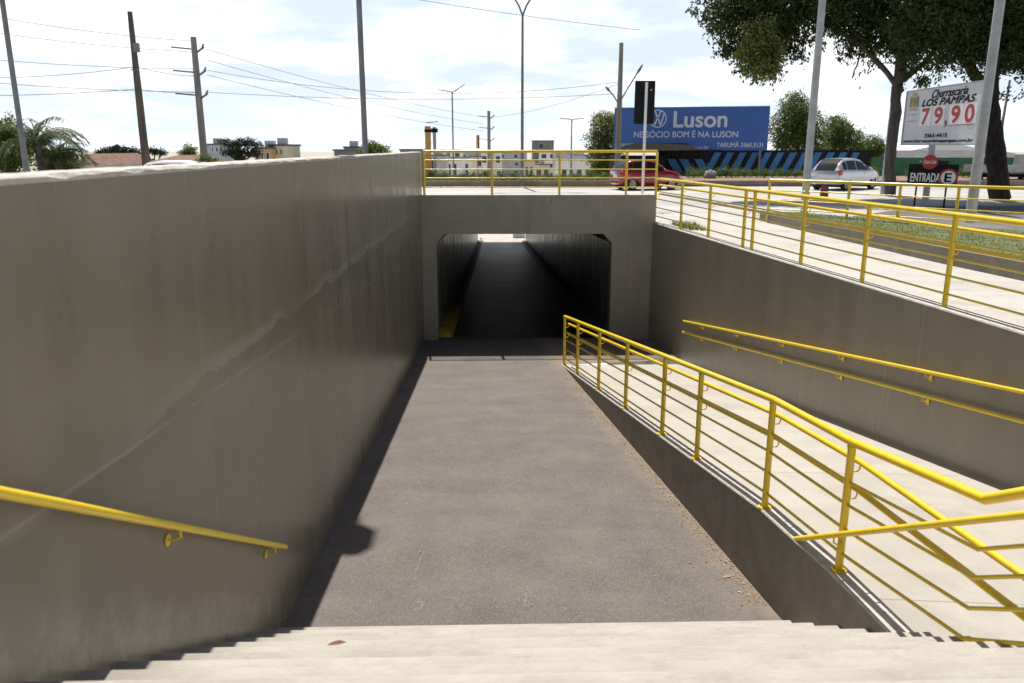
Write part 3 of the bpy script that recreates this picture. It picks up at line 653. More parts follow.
M['blade'] = leaf_mat('grass_blade', (0.08, 0.13, 0.016), (0.14, 0.20, 0.03), (0.30, 0.29, 0.09), 0.35)
o = blades(26000, lawn, -1.645, .015, .06, .006).build('grass', M['blade']); o['kind'] = 'stuff'; o['label'] = 'short patchy grass growing in the raised island'
tuft = [(4.45, 18.2), (4.9, 18.0), (5.0, 19.6), (4.4, 19.7)]
o = blades(500, tuft, -1.865, .03, .14).build('grass', M['blade']); o['kind'] = 'stuff'; o['label'] = 'weeds at the corner of the pavement by the railing'

# median planter with its shrubs
mb = MB(); mb.prism([(-40, 41.7), (70, 41.7), (70, 41.9), (-40, 41.9)], -2.05, -1.70); struct(mb.build('median_kerb', M['median_kerb']))
mb = MB(); mb.prism([(-40, 41.9), (70, 41.9), (70, 49.3), (-40, 49.3)], -2.05, -1.74); struct(mb.build('median', M['soil']))
o = blades(9000, [(-6, 41.95), (9, 41.95), (9, 48), (-6, 48)], -1.745, .05, .22, .03).build('grass', M['blade']); o['kind'] = 'stuff'; o['label'] = 'rough grass on the planted median'

def leaves(mb, lobes, n, size, clump=7, shell=0.55, flat_=1.0, droop=0.0, rnd=random, spread=None):
    """leaf-sized faces gathered in drooping sprays through the volume of the lobes (x,y,z,rx,ry,rz)"""
    wts = [l[3]*l[4]*l[5] for l in lobes]; sp = spread or size*2.4
    for _ in range(n // clump):
        x, y, z, rx_, ry_, rz_ = rnd.choices(lobes, wts)[0]
        while True:
            d = Vector((rnd.gauss(0, 1), rnd.gauss(0, 1), rnd.gauss(0, 1)))
            if d.length > .1: break
        d.normalize(); k = shell + (1-shell)*rnd.random(); k = k if rnd.random() < .8 else rnd.random()
        c = Vector((x+d.x*rx_*k, y+d.y*ry_*k, z+d.z*rz_*k)); ax = Vector((rnd.gauss(0, 1), rnd.gauss(0, 1), rnd.gauss(0, .5)-droop)).normalized()
        ssz = sp*rnd.uniform(.6, 1.4)
        for _ in range(clump):
            p = c + ax*rnd.uniform(-1.5, 1.5)*ssz + Vector((rnd.gauss(0, ssz*.5), rnd.gauss(0, ssz*.5), rnd.gauss(0, ssz*.45)))
            a = (Vector((rnd.gauss(0, 1), rnd.gauss(0, 1), rnd.gauss(0, .7)-droop))+ax*.6).normalized()
            b = a.cross(Vector((rnd.gauss(0, 1), rnd.gauss(0, 1), rnd.gauss(0, 1)))).normalized()
            s = size*rnd.uniform(.6, 1.35)
            mb.add([p-a*s*.1, p+a*s*.45+b*s*.28, p+a*s*1.05, p+a*s*.45-b*s*.28], [[0, 1, 2, 3]])
    return mb
# shrubs: three mother plants copied along the bed
protos = []
random.seed(5)
for k in range(3):
    t = thing('shrub', (0, 0, 0), 'x', 'shrub')
    lob = [(random.uniform(-.2, .2), random.uniform(-.2, .2), .30+.1*random.random(), .26, .26, .26) for _ in range(4)]
    leaves(MB(), lob, 520, .085).build('foliage', M['leaf_bush'], t, local=True)
    mb = MB()
    for a in range(4): mb.tube([(0, 0, 0), (.16*math.cos(a*1.6), .16*math.sin(a*1.6), .36)], [.018, .008], 5)
    mb.build('stem', M['bark'], t, local=True)
    protos.append(t)
used = [False]*3
def shrub(x, y, s, label, group, z=-1.74):
    k = random.randrange(3)
    o = copy_tree(protos[k]) if used[k] else protos[k]; used[k] = True
    o.location = (x, y, z); o.rotation_euler.z = random.uniform(0, 6.28); o.scale = (s*random.uniform(.9, 1.15), s, s*random.uniform(.9, 1.15))
    o['label'] = label; o['group'] = group
for px in (431, 437, 443, 463, 471, 485, 500, 514, 530, 548, 562, 578, 590, 604):
    p = at(px, 178, 44+random.uniform(-1, 2)); shrub(p.x, p.y, random.uniform(.5, .75), 'small leafy shrub on the median seen through the railing above the tunnel', 'median shrubs left of the red car')
for px in (689, 694, 699, 704, 719, 726, 732, 738, 744, 750, 756, 765, 772, 780, 787, 795, 803):
    p = at(px, 178, 47+random.uniform(-.5, .5)); shrub(p.x, p.y, random.uniform(.62, .85), 'rounded green shrub in the row in front of the striped fence', 'shrubs in front of the striped fence')
for px in (862, 868, 876, 908, 914, 962, 968, 974):
    p = at(px, 178, 47+random.uniform(-.5, .5)); shrub(p.x, p.y, random.uniform(.65, .9), 'green shrub in the row in front of the green painted wall', 'shrubs in front of the green wall')
# pale wrapped boulder among the shrubs
bm = bmesh.new(); bmesh.ops.create_icosphere(bm, subdivisions=3, radius=.36)
for v in bm.verts: v.co.z *= .75; v.co += v.co.normalized()*random.uniform(-.05, .05)
me = bpy.data.meshes.new('boulder'); bm.to_mesh(me); bm.free(); me.materials.append(M['pole_conc'])
o = bpy.data.objects.new('boulder', me); p = at(710, 180, 46); o.location = (p.x, p.y, -1.55); col.objects.link(o); tag(o, 'pale grey boulder between shrubs in front of the blue striped fence', 'boulder')

# ------------------------------------------------------------------ fence, billboard and the yard behind
sf = thing('striped_fence', (24, 55, G), 'dark sheet fence painted with blue diagonal stripes below the billboard', 'fence')
FX0, FX1, FY = 11.2, 26.0, 55.0
mb = MB()
xx = FX0
while xx < FX1:                                            # corrugated sheet
    mb.add([(xx, FY, G), (xx+.09, FY+.035, G), (xx+.18, FY, G), (xx, FY, -.22), (xx+.09, FY+.035, -.22), (xx+.18, FY, -.22)], [[0, 1, 4, 3], [1, 2, 5, 4]]); xx += .18
mb.box(FX0, FX1, FY+.05, FY+.1, G, -.20); mb.build('sheet_panel', M['dark_fence'], sf)
def stripe(px0, px1, lean, y0=177.5, y1=153.5, wd=8.0):
    a = at(px0, y0, FY-.05); b = at(px1, y1, FY-.05); wv = wd/790*FY*1.03
    mb = MB(); mb.add([(a.x, FY-.02, a.z), (a.x+wv, FY-.02, a.z), (b.x+wv, FY-.02, b.z), (b.x, FY-.02, b.z), (a.x, FY-.005, a.z), (a.x+wv, FY-.005, a.z), (b.x+wv, FY-.005, b.z), (b.x, FY-.005, b.z)],
                      [[0, 1, 2, 3], [0, 4, 5, 1], [1, 5, 6, 2], [2, 6, 7, 3], [3, 7, 4, 0]]); mb.build('stripe', M['blue_stripe'], sf)
for x0, x1 in ((675, 667), (687, 679), (702, 694)): stripe(x0, x1, 0, 173, 159)
for i in range(12): x0 = 705+i*12.6; stripe(x0-2, x0+10, 1, 174, 152.5, 6.5)
# green wall further right
gw = thing('green_wall', (40, 55, G), 'long low wall painted dark green behind the big tree', 'wall')
MB().box(FX1+.01, 62, FY, FY+.25, G, -.70).build('wall_face', M['green_wall'], gw)
mb = MB()
for x0, x1 in ((29.2, 31.0), (33.6, 34.6), (37.5, 39.0)): mb.add([(x0, FY-.012, G+.1), (x1, FY-.012, G+.3), (x1+.5, FY-.012, -.95), (x0+.4, FY-.012, -.8)], [[0, 1, 2, 3]])
mb.build('mural_patch', M['dark_fence'], gw)
# small shed at the left end of the fence
sh = thing('shed', (10.5, 53, G), 'low dark shed with a sagging corrugated roof under the billboard', 'shed')
MB().box(7.9, 11.15, 52.0, 54.6, G, -.55).build('wall', M['dark_fence'], sh)
a, b, c, d = at(627, 152, 51.4), at(655, 142.5, 51.7), at(697, 147.5, 52), at(697, 151.5, 52)
mb = MB(); mb.hexa([(a.x, 51.4, a.z), (c.x, 51.4, a.z+.05), (c.x, 55, a.z+.3), (a.x, 55, a.z+.3)], [(a.x, 51.4, a.z+.06), (c.x, 51.4, a.z+.12), (c.x, 55, a.z+.55), (a.x+1.2, 55, a.z+.58)])
mb.build('roof', M['shed_roof'], sh)

# billboard
BL_, BR_ = Vector((8.55, 57, -.22)), Vector((18.52, 54.3, -.22)); bh = 2.88
bu = (BR_-BL_).normalized(); bw = (BR_-BL_).length; bn = Vector((bu.y, -bu.x, 0)); Z = Vector((0, 0, 1))
bb = thing('billboard', (13, 56, G), 'wide blue advertising billboard with white lettering above the striped fence', 'billboard')
back = -bn*.12
mb = MB(); mb.hexa([BL_, BR_, BR_+back, BL_+back], [p+Z*bh for p in (BL_, BR_, BR_+back, BL_+back)]); mb.build('panel', M['blue'], bb)
for f in (.04, .34, .66, .96): p = BL_+bu*bw*f-bn*.3; MB().box(p.x-.07, p.x+.07, p.y, p.y+.14, G, 2.3).build('support', M['galv_dark'], bb)
def bt(s, u0, u1, v0, v1, bold=0.0): text(s, BL_, bu, Z, u0*bw, u1*bw, v0*bh, v1*bh, M['blue_txt'], 'lettering', bb, bold, ext=.012)
bt('Luson', .395, .735, .535, .895, .028)
bt('NEG\u00d3CIO BOM \u00c9 NA LUSON', .135, .81, .30, .475, .012)
bt('TARUM\u00c3 3360.3131', .68, .972, .075, .20, .012)
bt('TORRES 3360.2128', .012, .285, .065, .165, .012)
bt('www.luson.com.br', .375, .63, .02, .115, .012)
lc = BL_+bu*bw*.288+Z*bh*.735; lr = .60
mb = MB()
n = 40; vs = []; fs = []
for i in range(n):
    a = 2*math.pi*i/n
    for r_ in (lr*.90, lr): vs.append(lc+(bu*math.cos(a)+Z*math.sin(a))*r_+bn*.012)
for i in range(n): j = (i+1) % n; fs.append([2*i, 2*i+1, 2*j+1, 2*j])
mb.add(vs, fs)
def stroke(x0, y0, x1, y1, wd=.10):
    mb.add([lc+bu*(x0-wd/2)*lr+Z*y0*lr+bn*.013, lc+bu*(x0+wd/2)*lr+Z*y0*lr+bn*.013, lc+bu*(x1+wd/2)*lr+Z*y1*lr+bn*.013, lc+bu*(x1-wd/2)*lr+Z*y1*lr+bn*.013], [[0, 1, 2, 3]])
for sgn in (-1, 1):
    stroke(sgn*.34, .86, sgn*.05, .14, .15); stroke(sgn*.72, .58, sgn*.34, -.74, .15); stroke(sgn*.34, -.74, sgn*.04, .02, .15)
mb.build('emblem', M['blue_txt'], bb)

# steakhouse price sign
pt = thing('price_sign', (15.1, 27.5, G), 'white steakhouse price sign on a pole in front of the big tree', 'sign')
PL, PR = Vector((15.26, 30.0, .06)), Vector((15.02, 24.9, .06)); ph = 1.93
pu = (PR-PL).normalized(); pwid = (PR-PL).length; pn = pu.cross(Z)
mb = MB(); bk = -pn*.14; mb.hexa([PL, PR, PR+bk, PL+bk], [p+Z*ph for p in (PL, PR, PR+bk, PL+bk)]); mb.build('panel', M['sign_white'], pt)
mb = MB()
for (u0, u1, v0, v1) in ((0, 1, 0, .02), (0, 1, .98, 1), (0, .012, .02, .98), (.988, 1, .02, .98)):
    A = PL+pu*pwid*u0+Z*ph*v0; B = PL+pu*pwid*u1+Z*ph*v0; h = Z*ph*(v1-v0); f = pn*.03
    mb.hexa([A, B, B+f, A+f], [A+h, B+h, B+f+h, A+f+h])
mb.build('frame', M['galv'], pt)
MB().tube([PL+pu*pwid*.38+bk*1.4+Z*(G-.06), PL+pu*pwid*.38+bk*1.4+Z*1.2], .11, 12).build('post', M['galv'], pt)
MB().tube([PL+pu*pwid*.62+bk*1.4+Z*(G-.06), PL+pu*pwid*.62+bk*1.4+Z*1.2], .11, 12).build('post', M['galv'], pt) if False else None
def ptx(s, u0, u1, v0, v1, m, bold=0, shear=0): return text(s, PL, pu, Z, u0*pwid, u1*pwid, v0*ph, v1*ph, m, 'lettering', pt, bold, shear, ext=.012)
ptx('Churrascaria', .38, .83, .815, .95, M['black'], .03, .35)
ptx('LOS PAMPAS', .25, .93, .685, .80, M['black'], .05, .3)
for s, u0, u1 in (('7', .27, .37), ('9', .445, .545), ('9', .665, .765), ('0', .83, .93)):
    A = PL+pu*pwid*(u0-.03)+Z*ph*.34+pn*.006
    mb = MB(); mb.add([A, A+pu*pwid*.16, A+pu*pwid*.16+Z*ph*.33, A+Z*ph*.33], [[0, 1, 2, 3]]); mb.build('digit_panel', M['digit_white'], pt)
    ptx(s, u0, u1, .37, .64, M['red_txt'], .04)
ptx(',', .59, .615, .30, .41, M['red_txt'], .03)
ptx('ALMO\u00c7O', .06, .20, .54, .57, M['grey_txt']); ptx('JANTAR', .06, .20, .42, .45, M['grey_txt'])
ptx('3363-4415', .34, .64, .135, .20, M['black'], .05)
ptx('www.churrascarialospampas.com.br', .03, .96, .035, .105, M['black'], .04)
A = PL+pu*pwid*.64+Z*ph*.325+pn*.012; mb = MB(); mb.add([A, A+pu*pwid*.3, A+pu*pwid*.3+Z*.02, A+Z*.02], [[0, 1, 2, 3]]); mb.build('rule', M['red_txt'], pt)
# crest: shield with crown and supporters
cx_ = PL+pu*pwid*.13+Z*ph*.80+pn*.012
def poly2(pts, m, nm, lift=0.0):
    mb = MB(); mb.add([cx_+pu*x+Z*y+pn*lift for x, y in pts], [list(range(len(pts)))]); mb.build(nm, m, pt)
poly2([(-.17, .14), (.17, .14), (.17, -.06), (.10, -.20), (0, -.26), (-.10, -.20), (-.17, -.06)], M['gold'], 'crest_shield')
poly2([(-.12, .10), (.12, .10), (.12, -.05), (0, -.20), (-.12, -.05)], M['olive'], 'crest_field', .003)
poly2([(-.14, .16), (.14, .16), (.18, .30), (.08, .22), (0, .33), (-.08, .22), (-.18, .30)], M['gold'], 'crest_crown')
poly2([(-.34, -.22), (-.20, -.22), (-.19, .10), (-.27, .20), (-.33, .05)], M['olive'], 'crest_supporter')
poly2([(.34, -.22), (.20, -.22), (.19, .10), (.27, .20), (.33, .05)], M['olive'], 'crest_supporter')
poly2([(-.33, -.27), (.33, -.27), (.30, -.33), (-.30, -.33)], M['gold'], 'crest_ribbon')
# round red sign clamped on the same post
p = at(930, 162, 26.6)
rd = thing('round_sign', p, 'round red soft drink sign under the white price sign', 'sign')
dn = Vector((-.45, -.89, 0)).normalized(); du = Z.cross(dn).normalized()
MB().disc(p, dn, .235, .06, 36).build('disc', M['red_disc'], rd)
text('Coca-Cola', p-du*.18-Z*.05, du, Z, 0, .36, 0, .12, M['white'], 'lettering', rd, .01, .4, ext=.04)
mb = MB().tube([p-dn*.03, p-dn*.03+Vector((.25, 1.1, 0))], .02, 8); mb.build('clamp', M['galv'], rd)
# ENTRADA board
A, B = at(906.5, 187, 27.2), at(956.5, 185.5, 26.3)
A.z += 0; et = thing('entrance_sign', (A.x, 27, G), 'black entrance sign board on short legs under the price sign', 'sign')
eu = (B-A); eu.z = 0; ew = eu.length; eu.normalize(); en = Vector((eu.y, -eu.x, 0)); eh = .74
A = Vector((A.x, A.y, at(906.5, 185.5, 27.2).z-.02)); mb = MB(); bk = -en*.07
Bp = A+eu*ew; mb.hexa([A, Bp, Bp+bk, A+bk], [q_+Z*eh for q_ in (A, Bp, Bp+bk, A+bk)]); mb.build('board', M['black'], et)
for f in (.2, .8): MB().tube([A+eu*ew*f-en*.035+Z*(G-A.z), A+eu*ew*f-en*.035], .03, 8).build('leg', M['black'], et)
text('ENTRADA', A, eu, Z, .06*ew, .66*ew, .22*eh, .60*eh, M['white'], 'lettering', et, .02, ext=.01)
cc = A+eu*ew*.82+Z*eh*.42
MB().disc(cc+en*.01, en, .29, .02, 32).build('ring', M['red_disc'], et)
MB().disc(cc+en*.02, en, .22, .02, 32).build('field', M['white'], et)
text('E', cc-eu*.10-Z*.14, eu, Z, 0, .20, 0, .28, M['black'], 'lettering', et, .03, ext=.04)

# ------------------------------------------------------------------ poles
def pole(name, label, p, top, r0, r1, m, cat='lamp post', group=None, heads=()):
    t = thing(name, p, label, cat, group)
    MB().tube([p, (p[0], p[1], (p[2]+top)/2), (p[0], p[1], top)], [r0, (r0+r1)/2, r1], 12).build('pole', m, t)
    for pts, r, hl in heads:                               # bent arm and luminaire at its end
        P = [Vector((p[0], p[1], top-.05))+Vector(q_) for q_ in pts]
        a = MB().tube(P, r, 8).build('arm', m, t)
        d = (P[-1]-P[-2]).normalized(); s = Vector((-d.y, d.x, 0)).normalized() if abs(d.z) < .95 else Vector((1, 0, 0)); q_ = P[-1]
        mb = MB(); wd = hl*.2 if hl != .75 else .24
        prof_ = [(0, .35), (.25, 1), (.8, .9), (1, .3)]
        lo = [q_+d*hl*a_+s*wd*b_ for a_, b_ in prof_]+[q_+d*hl*a_-s*wd*b_ for a_, b_ in prof_[::-1]]
        mb.hexa([v-Vector((0, 0, .03)) for v in lo], [v+Vector((0, 0, .05)) for v in lo]); mb.build('luminaire', M['galv_dark'], t)
    return t
pole('lamp_post', 'slim dark grey lamp post rising close behind the left wall near the tunnel', (-2.42, 15.6, G), 7.75, .056, .045, M['galv_dark'], heads=[([(0, 0, 0), (.10, -.1, .05), (.12, -.3, .07)], .04, .75)])
pole('lamp_post', 'thin grey lamp post at the far left edge beside the palm', (-10.22, 18, G), 8.6, .06, .04, M['galv_dark'], heads=[([(0, 0, 0), (-.5, -.3, .4), (-1.2, -.6, .5)], .03, .6)])
p522 = at(522, 187, 41.5)
pole('lamp_post', 'tall lamp post with two curved arms on the median above the tunnel', (p522.x, 41.4, G), 6.3, .09, .055, M['galv_dark'],
     heads=[([(0, 0, 0), (-.18, 0, .45), (-.6, 0, 1.1), (-1.4, 0, 1.5)], .045, .8), ([(0, 0, 0), (.18, 0, .45), (.6, 0, 1.1), (1.4, 0, 1.5)], .045, .8)])
p = at(453.5, 170, 85); pole('lamp_post', 'distant twin-arm lamp post left of the tall lamp post', (p.x, 85, gz(p.x, 85)), 5.5, .10, .07, M['galv_dark'], heads=[([(0, 0, 0), (-.3, 0, .1), (-.7, 0, .15)], .06, .7), ([(0, 0, 0), (.3, 0, .15), (.7, 0, .4)], .06, .7)])
p = at(571, 170, 95); pole('lamp_post', 'distant twin-arm lamp post just left of the billboard tree', (p.x, 95, gz(p.x, 95)), 3.1, .10, .08, M['galv_dark'], heads=[([(0, 0, 0), (-.3, 0, .1), (-.7, 0, .12)], .06, .7), ([(0, 0, 0), (.3, 0, .1), (.7, 0, .12)], .06, .7)])
pole('lamp_post', 'pale grey lamp post crossing the left edge of the big tree', (9.30, 23.6, G), 8.6, .115, .085, M['galv'], heads=[([(0, 0, 0), (.4, .3, .4), (1.1, .8, .5)], .04, .6)])
pole('lamp_post', 'pale grey lamp post in front of the price sign', (10.77, 17.7, -1.66), 8.0, .11, .085, M['galv'], heads=[([(0, 0, 0), (.4, -.3, .4), (1.1, -.8, .5)], .04, .6)])
p = at(888, 170, 34); pole('lamp_post', 'slender pale post beside the straight grey trunk', (p.x, 34.2, G), 4.2, .13, .09, M['galv'])
# utility poles
p = at(146, 165, 40); t = thing('utility_pole', (-16.9, 40, G), 'bare brown wooden pole behind the left wall', 'utility pole')
MB().tube([(-16.9, 40, G), (-16.9, 40, 2), (-16.9, 40, 6.15)], [.20, .17, .11], 12).build('pole', M['pole_wood'], t)
MB().box(-16.84, -16.6, 39.78, 39.98, 4.35, 4.75).build('junction_box', M['galv_dark'], t)
MB().tube([(-17.05, 39.8, 3.55), (-16.7, 39.8, 3.55)], .03, 6).build('bolt', M['galv_dark'], t)
def xarm_pole(px, py, Y, top, r, label, s=1.0):
    p = at(px, py, Y); g_ = gz(p.x, Y); t = thing('utility_pole', (p.x, Y, g_), label, 'utility pole')
    MB().tube([(p.x, Y, g_), (p.x, Y, top)], [r, r*.72], 10).build('pole', M['pole_conc'], t)
    for i in range(3):
        z = top-.75*s-i*1.25*s
        a = MB().tube([(p.x, Y, z-.15*s), (p.x+.6*s, Y-.2, z+.18*s)], .06*s, 8).build('crossarm', M['galv_dark'], t)
        MB().tube([(p.x+.5*s, Y-.2, z+.15*s), (p.x+.62*s, Y-.2, z+.36*s)], .05*s, 8).build('insulator', M['conc_dark'], a)
        MB().tube([(p.x-.15*s, Y-.1, z+.1*s), (p.x-1.2*s, Y-.3, z+.18*s)], .045*s, 8).build('strain_insulator', M['galv_dark'], t)
    return p
pc = xarm_pole(199, 100, 48, 6.05, .22, 'concrete utility pole with three side arms left of the araucaria')
pd = xarm_pole(489, 140, 75, 3.2, .20, 'distant concrete utility pole with three side arms above the headwall', .8)
p = at(619, 120, 50); t = thing('utility_pole', (p.x, 50, G), 'concrete utility pole with two street lamps at the left end of the billboard', 'utility pole')
MB().tube([(p.x, 50, G), (p.x, 50, 6.05)], [.21, .12], 12).build('pole', M['pole_conc'], t)
pe = Vector((p.x, 50, 6))
for pts in ([at(621, 100, 49.8), at(628, 88, 49.5), at(638, 72, 49)], [at(617.5, 102, 49.8), at(613, 95, 49.5), at(609, 90.5, 49)]):
    a = MB().tube(pts, .04, 8).build('lamp_arm', M['galv_dark'], t)
    d = (pts[2]-pts[1]).normalized(); MB().tube([pts[2]-d*.1, pts[2]+d*.15, pts[2]+d*.5], [.05, .085, .04], 10).build('luminaire', M['galv_dark'], a)
# far right pole with a cross arm
p = at(1008, 120, 60); t = thing('utility_pole', (p.x, 60, G), 'thin distant pole with a short cross arm right of the big tree', 'utility pole')
MB().tube([at(999, 148, 60)-Z*1.5, at(1003, 120, 60), at(1010, 80, 60)], [.12, .1, .08], 8).build('pole', M['galv_dark'], t)
MB().tube([at(991, 94, 60), at(1009, 94.5, 60)], .06, 6).build('crossarm', M['galv_dark'], t)
# traffic signal seen from behind
p = at(643.5, 150, 25)
ts = thing('traffic_signal', (p.x, 25, G), 'black traffic signal seen from behind on a slim white pole', 'traffic light')
MB().tube([(p.x, 24.9, G), (p.x, 24.9, 1.9)], .042, 12).build('pole', M['white'], ts)
c0, c1 = at(634, 124, 25), at(656, 80.5, 25)
mb = MB(); mb.box(c0.x, c1.x, 25.03, 25.09, c0.z, c1.z); mb.build('backing_board', M['black'], ts, bevel=.03)
mb = MB(); mb.box(c0.x+.18, c1.x-.18, 25.09, 25.28, c0.z+.08, c1.z-.08); mb.build('signal_body', M['black'], ts, bevel=.02)
MB().disc((c1.x-.13, 25.026, c1.z-.27), (0, 1, 0), .028, .008, 14).build('fixing', M['galv'], ts)
MB().box(p.x-.03, p.x+.03, 24.93, 25.03, c0.z+.3, c0.z+.36).build('clamp', M['galv'], ts)
# speed camera columns
p = at(428, 140, 46)
t = thing('speed_camera', (p.x, 46, G), 'orange camera column with black eyes left of the headwall railing', 'camera')
MB().box(p.x-.16, p.x+.16, 45.9, 46.2, G, at(427, 126, 46).z).build('column', M['box_orange'], t, bevel=.02)
MB().tube([at(428, 130.5, 45.8)-Vector((.2, 0, 0)), at(428, 130.5, 45.8)+Vector((.2, 0, 0))], .09, 10).build('camera_eye', M['black'], t)
p = at(434.5, 140, 47)
t = thing('speed_camera', (p.x, 47, G), 'grey camera post with black head beside the orange column', 'camera')
MB().tube([(p.x, 47, G), (p.x, 47, at(434, 127, 47).z)], .1, 10).build('column', M['galv'], t)
MB().box(p.x-.2, p.x+.2, 46.8, 47.1, at(434, 132.5, 47).z, at(434, 128.5, 47).z).build('camera_head', M['black'], t)
MB().tube([at(426, 122.5, 47), at(438, 121.5, 47)], .03, 6).build('antenna', M['galv_dark'], t)
# small yellow and black marker
p = at(477.5, 143, 62)
t = thing('marker_board', (p.x, 62, gz(p.x, 62)), 'narrow yellow and black marker board on a post behind the railing', 'sign')
MB().tube([(p.x, 62.06, gz(p.x, 62)), (p.x, 62.06, at(478, 150, 62).z)], .05, 8).build('post', M['galv_dark'], t)
MB().box(p.x-.10, p.x+.05, 61.95, 62.02, at(478, 148.5, 62).z, at(478, 135, 62).z).build('board', M['box_orange'], t)
MB().box(p.x+.05, p.x+.15, 61.95, 62.02, at(478, 148.5, 62).z, at(478, 135, 62).z).build('black_half', M['black'], t)  # black side of the two-colour board

# overhead cables
def cable(a, b, sag, label, group, r=.016):
    a, b = Vector(a), Vector(b); pts = []
    for i in range(17): t_ = i/16; p_ = a.lerp(b, t_); p_.z -= sag*4*t_*(1-t_); pts.append(p_)
    o = MB().tube(pts, r, 5).build('overhead_cable', M['cable'], None); tag(o, label, 'cable', group)
GL, GR = 'cables left of the concrete pole', 'cables right of the concrete pole'
LL = 'thin dark overhead cable in the sky left of the concrete pole'; LR = 'thin dark overhead cable in the sky over the tunnel'
for (x0, y0, Ya), (x1, y1, Yb), sg in (((-60, 6, 44), (194, 41, 48), .25), ((-60, 24, 44), (195, 52, 48), .2), ((-60, 55, 44), (196, 69, 48), .15), ((-60, 77, 40), (134, 67, 40), .2),
        ((137, 67, 40), (197, 76, 48), .1), ((-60, 78, 44), (197, 92, 48), .15), ((-60, 95, 40), (136, 89, 40), .12), ((138, 89, 40), (198, 92.5, 48), .08)):
    cable(at(x0, y0, Ya), at(x1, y1, Yb), sg, LL, GL, .014)
for (x0, y0, Ya), (x1, y1, Yb), sg in (((206, 49, 48), (484, 117, 75), .35), ((207, 60, 48), (484, 124, 75), .35), ((206, 70, 48), (618, 82, 50), .95), ((207, 75, 48), (484, 131, 75), .3), ((205, 92, 48), (612, 94, 50), .35), ((384, -6, 46), (640, 30, 48), .1),
        ((494, 117, 75), (618, 84, 50), .3)):
    cable(at(x0, y0, Ya), at(x1, y1, Yb), sg, LR, GR, .014)

# ------------------------------------------------------------------ trees
def tree(name, label, base, trunk_paths, lobes, n, size, leafm, barkm, cat='tree', clump=7, shell=.5, droop=.2, seed=1, group=None, spread=None, extra=None):
    rnd = random.Random(seed)
    t = thing(name, base, label, cat, group)
    mb = MB()
    for pts, r0, r1 in trunk_paths:
        P = [Vector(p_) for p_ in pts]; k_ = len(P)
        # subdivide with a little wander
        Q = []; rr = []
        for i in range(k_-1):
            for s in range(4):
                f = s/4; q_ = P[i].lerp(P[i+1], f); d = (P[i+1]-P[i]).length*.03
                if not (i == 0 and s == 0): q_ += Vector((rnd.uniform(-d, d), rnd.uniform(-d, d), 0))
                Q.append(q_); g = (i+f)/(k_-1); rr.append((r0*(1-g)+r1*g)*rnd.uniform(.94, 1.06))
        Q.append(P[-1]); rr.append(r1)
        mb.tube(Q, rr, 9)
    mb.build('trunk', barkm, t)
    mb = MB(); leaves(mb, lobes, n, size, clump, shell, 1, droop, rnd, spread); mb.build('crown', leafm, t)
    if extra: mb = MB(); leaves(mb, extra[0], extra[1], size, clump, shell, 1, droop, rnd, spread); mb.build('sunlit_bough', extra[2], t)
    return t
def lobe(px, py, rpx, Y, ry=None, fl=1.0):
    p_ = at(px, py, Y); r_ = rpx/790*Y*1.02; return (p_.x, p_.y, p_.z, r_, ry or r_, r_*fl)
Yt = 30.6
A_ = lambda x, y, Y=Yt: at(x, y, Y)
b0 = at(1000, 200, Yt); b0 = Vector((b0.x, Yt, G))
big = [([b0, A_(997, 170), A_(993, 130), A_(990, 95), A_(992, 60), A_(1003, 10), A_(1010, -40, 31)], .40, .16),
       ([A_(990, 98), A_(973, 72), A_(957, 48), A_(935, 18), A_(915, -20, 30)], .21, .1),
       ([A_(992, 70), A_(1012, 45), A_(1040, 20), A_(1075, -10)], .24, .08),
       ([A_(957, 48), A_(950, 20), A_(955, -30)], .14, .06),
       ([A_(990, 110), A_(978, 92), A_(968, 60), A_(985, 20), A_(980, -30)], .14, .06)]
lob = [lobe(*a) for a in ((930, 22, 42, 30), (1000, 60, 20, 30), (985, 20, 40, 30), (965, 30, 30, 30.5), (1020, 40, 30, 30.5), (962, 8, 48, 31), (1000, 25, 40, 31), (1012, 62, 22, 31), (1040, 30, 45, 31), (945, 48, 20, 30), (1018, 95, 12, 31), (1055, 80, 25, 31), (985, 48, 24, 30), (975, 68, 12, 30),
       (950, -45, 60, 31), (1020, -50, 70, 31), (1080, -20, 60, 31), (915, 55, 14, 30), (1000, -110, 70, 31))]
tree('shade_tree', 'big dark spreading tree with a thick black trunk behind the price sign', b0, big, lob, 140000, .125, M['leaf_dark'], M['bark'], clump=42, shell=.3, droop=.5, seed=4, spread=.24)
Yu = 33.3
B_ = lambda x, y, Y=Yu: at(x, y, Y)
b1 = at(890, 196, Yu); b1 = Vector((b1.x, Yu, G))
sec = [([b1, B_(892, 150), B_(896, 100), B_(903, 50), B_(910, 5), B_(915, -45)], .22, .19),
       ([B_(902, 92), B_(882, 66), B_(862, 46), B_(838, 30), B_(805, 18), B_(770, 14)], .12, .04),
       ([B_(905, 62), B_(880, 28), B_(850, 2), B_(820, -20)], .15, .06), ([B_(862, 46), B_(858, 62), B_(852, 78)], .05, .02),
       ([B_(805, 18), B_(780, 35), B_(758, 62), B_(752, 84)], .06, .02), ([B_(838, 30), B_(800, 5), B_(745, -4), B_(712, 8)], .07, .02), ([B_(903, 80), B_(925, 62), B_(942, 40)], .14, .06)]
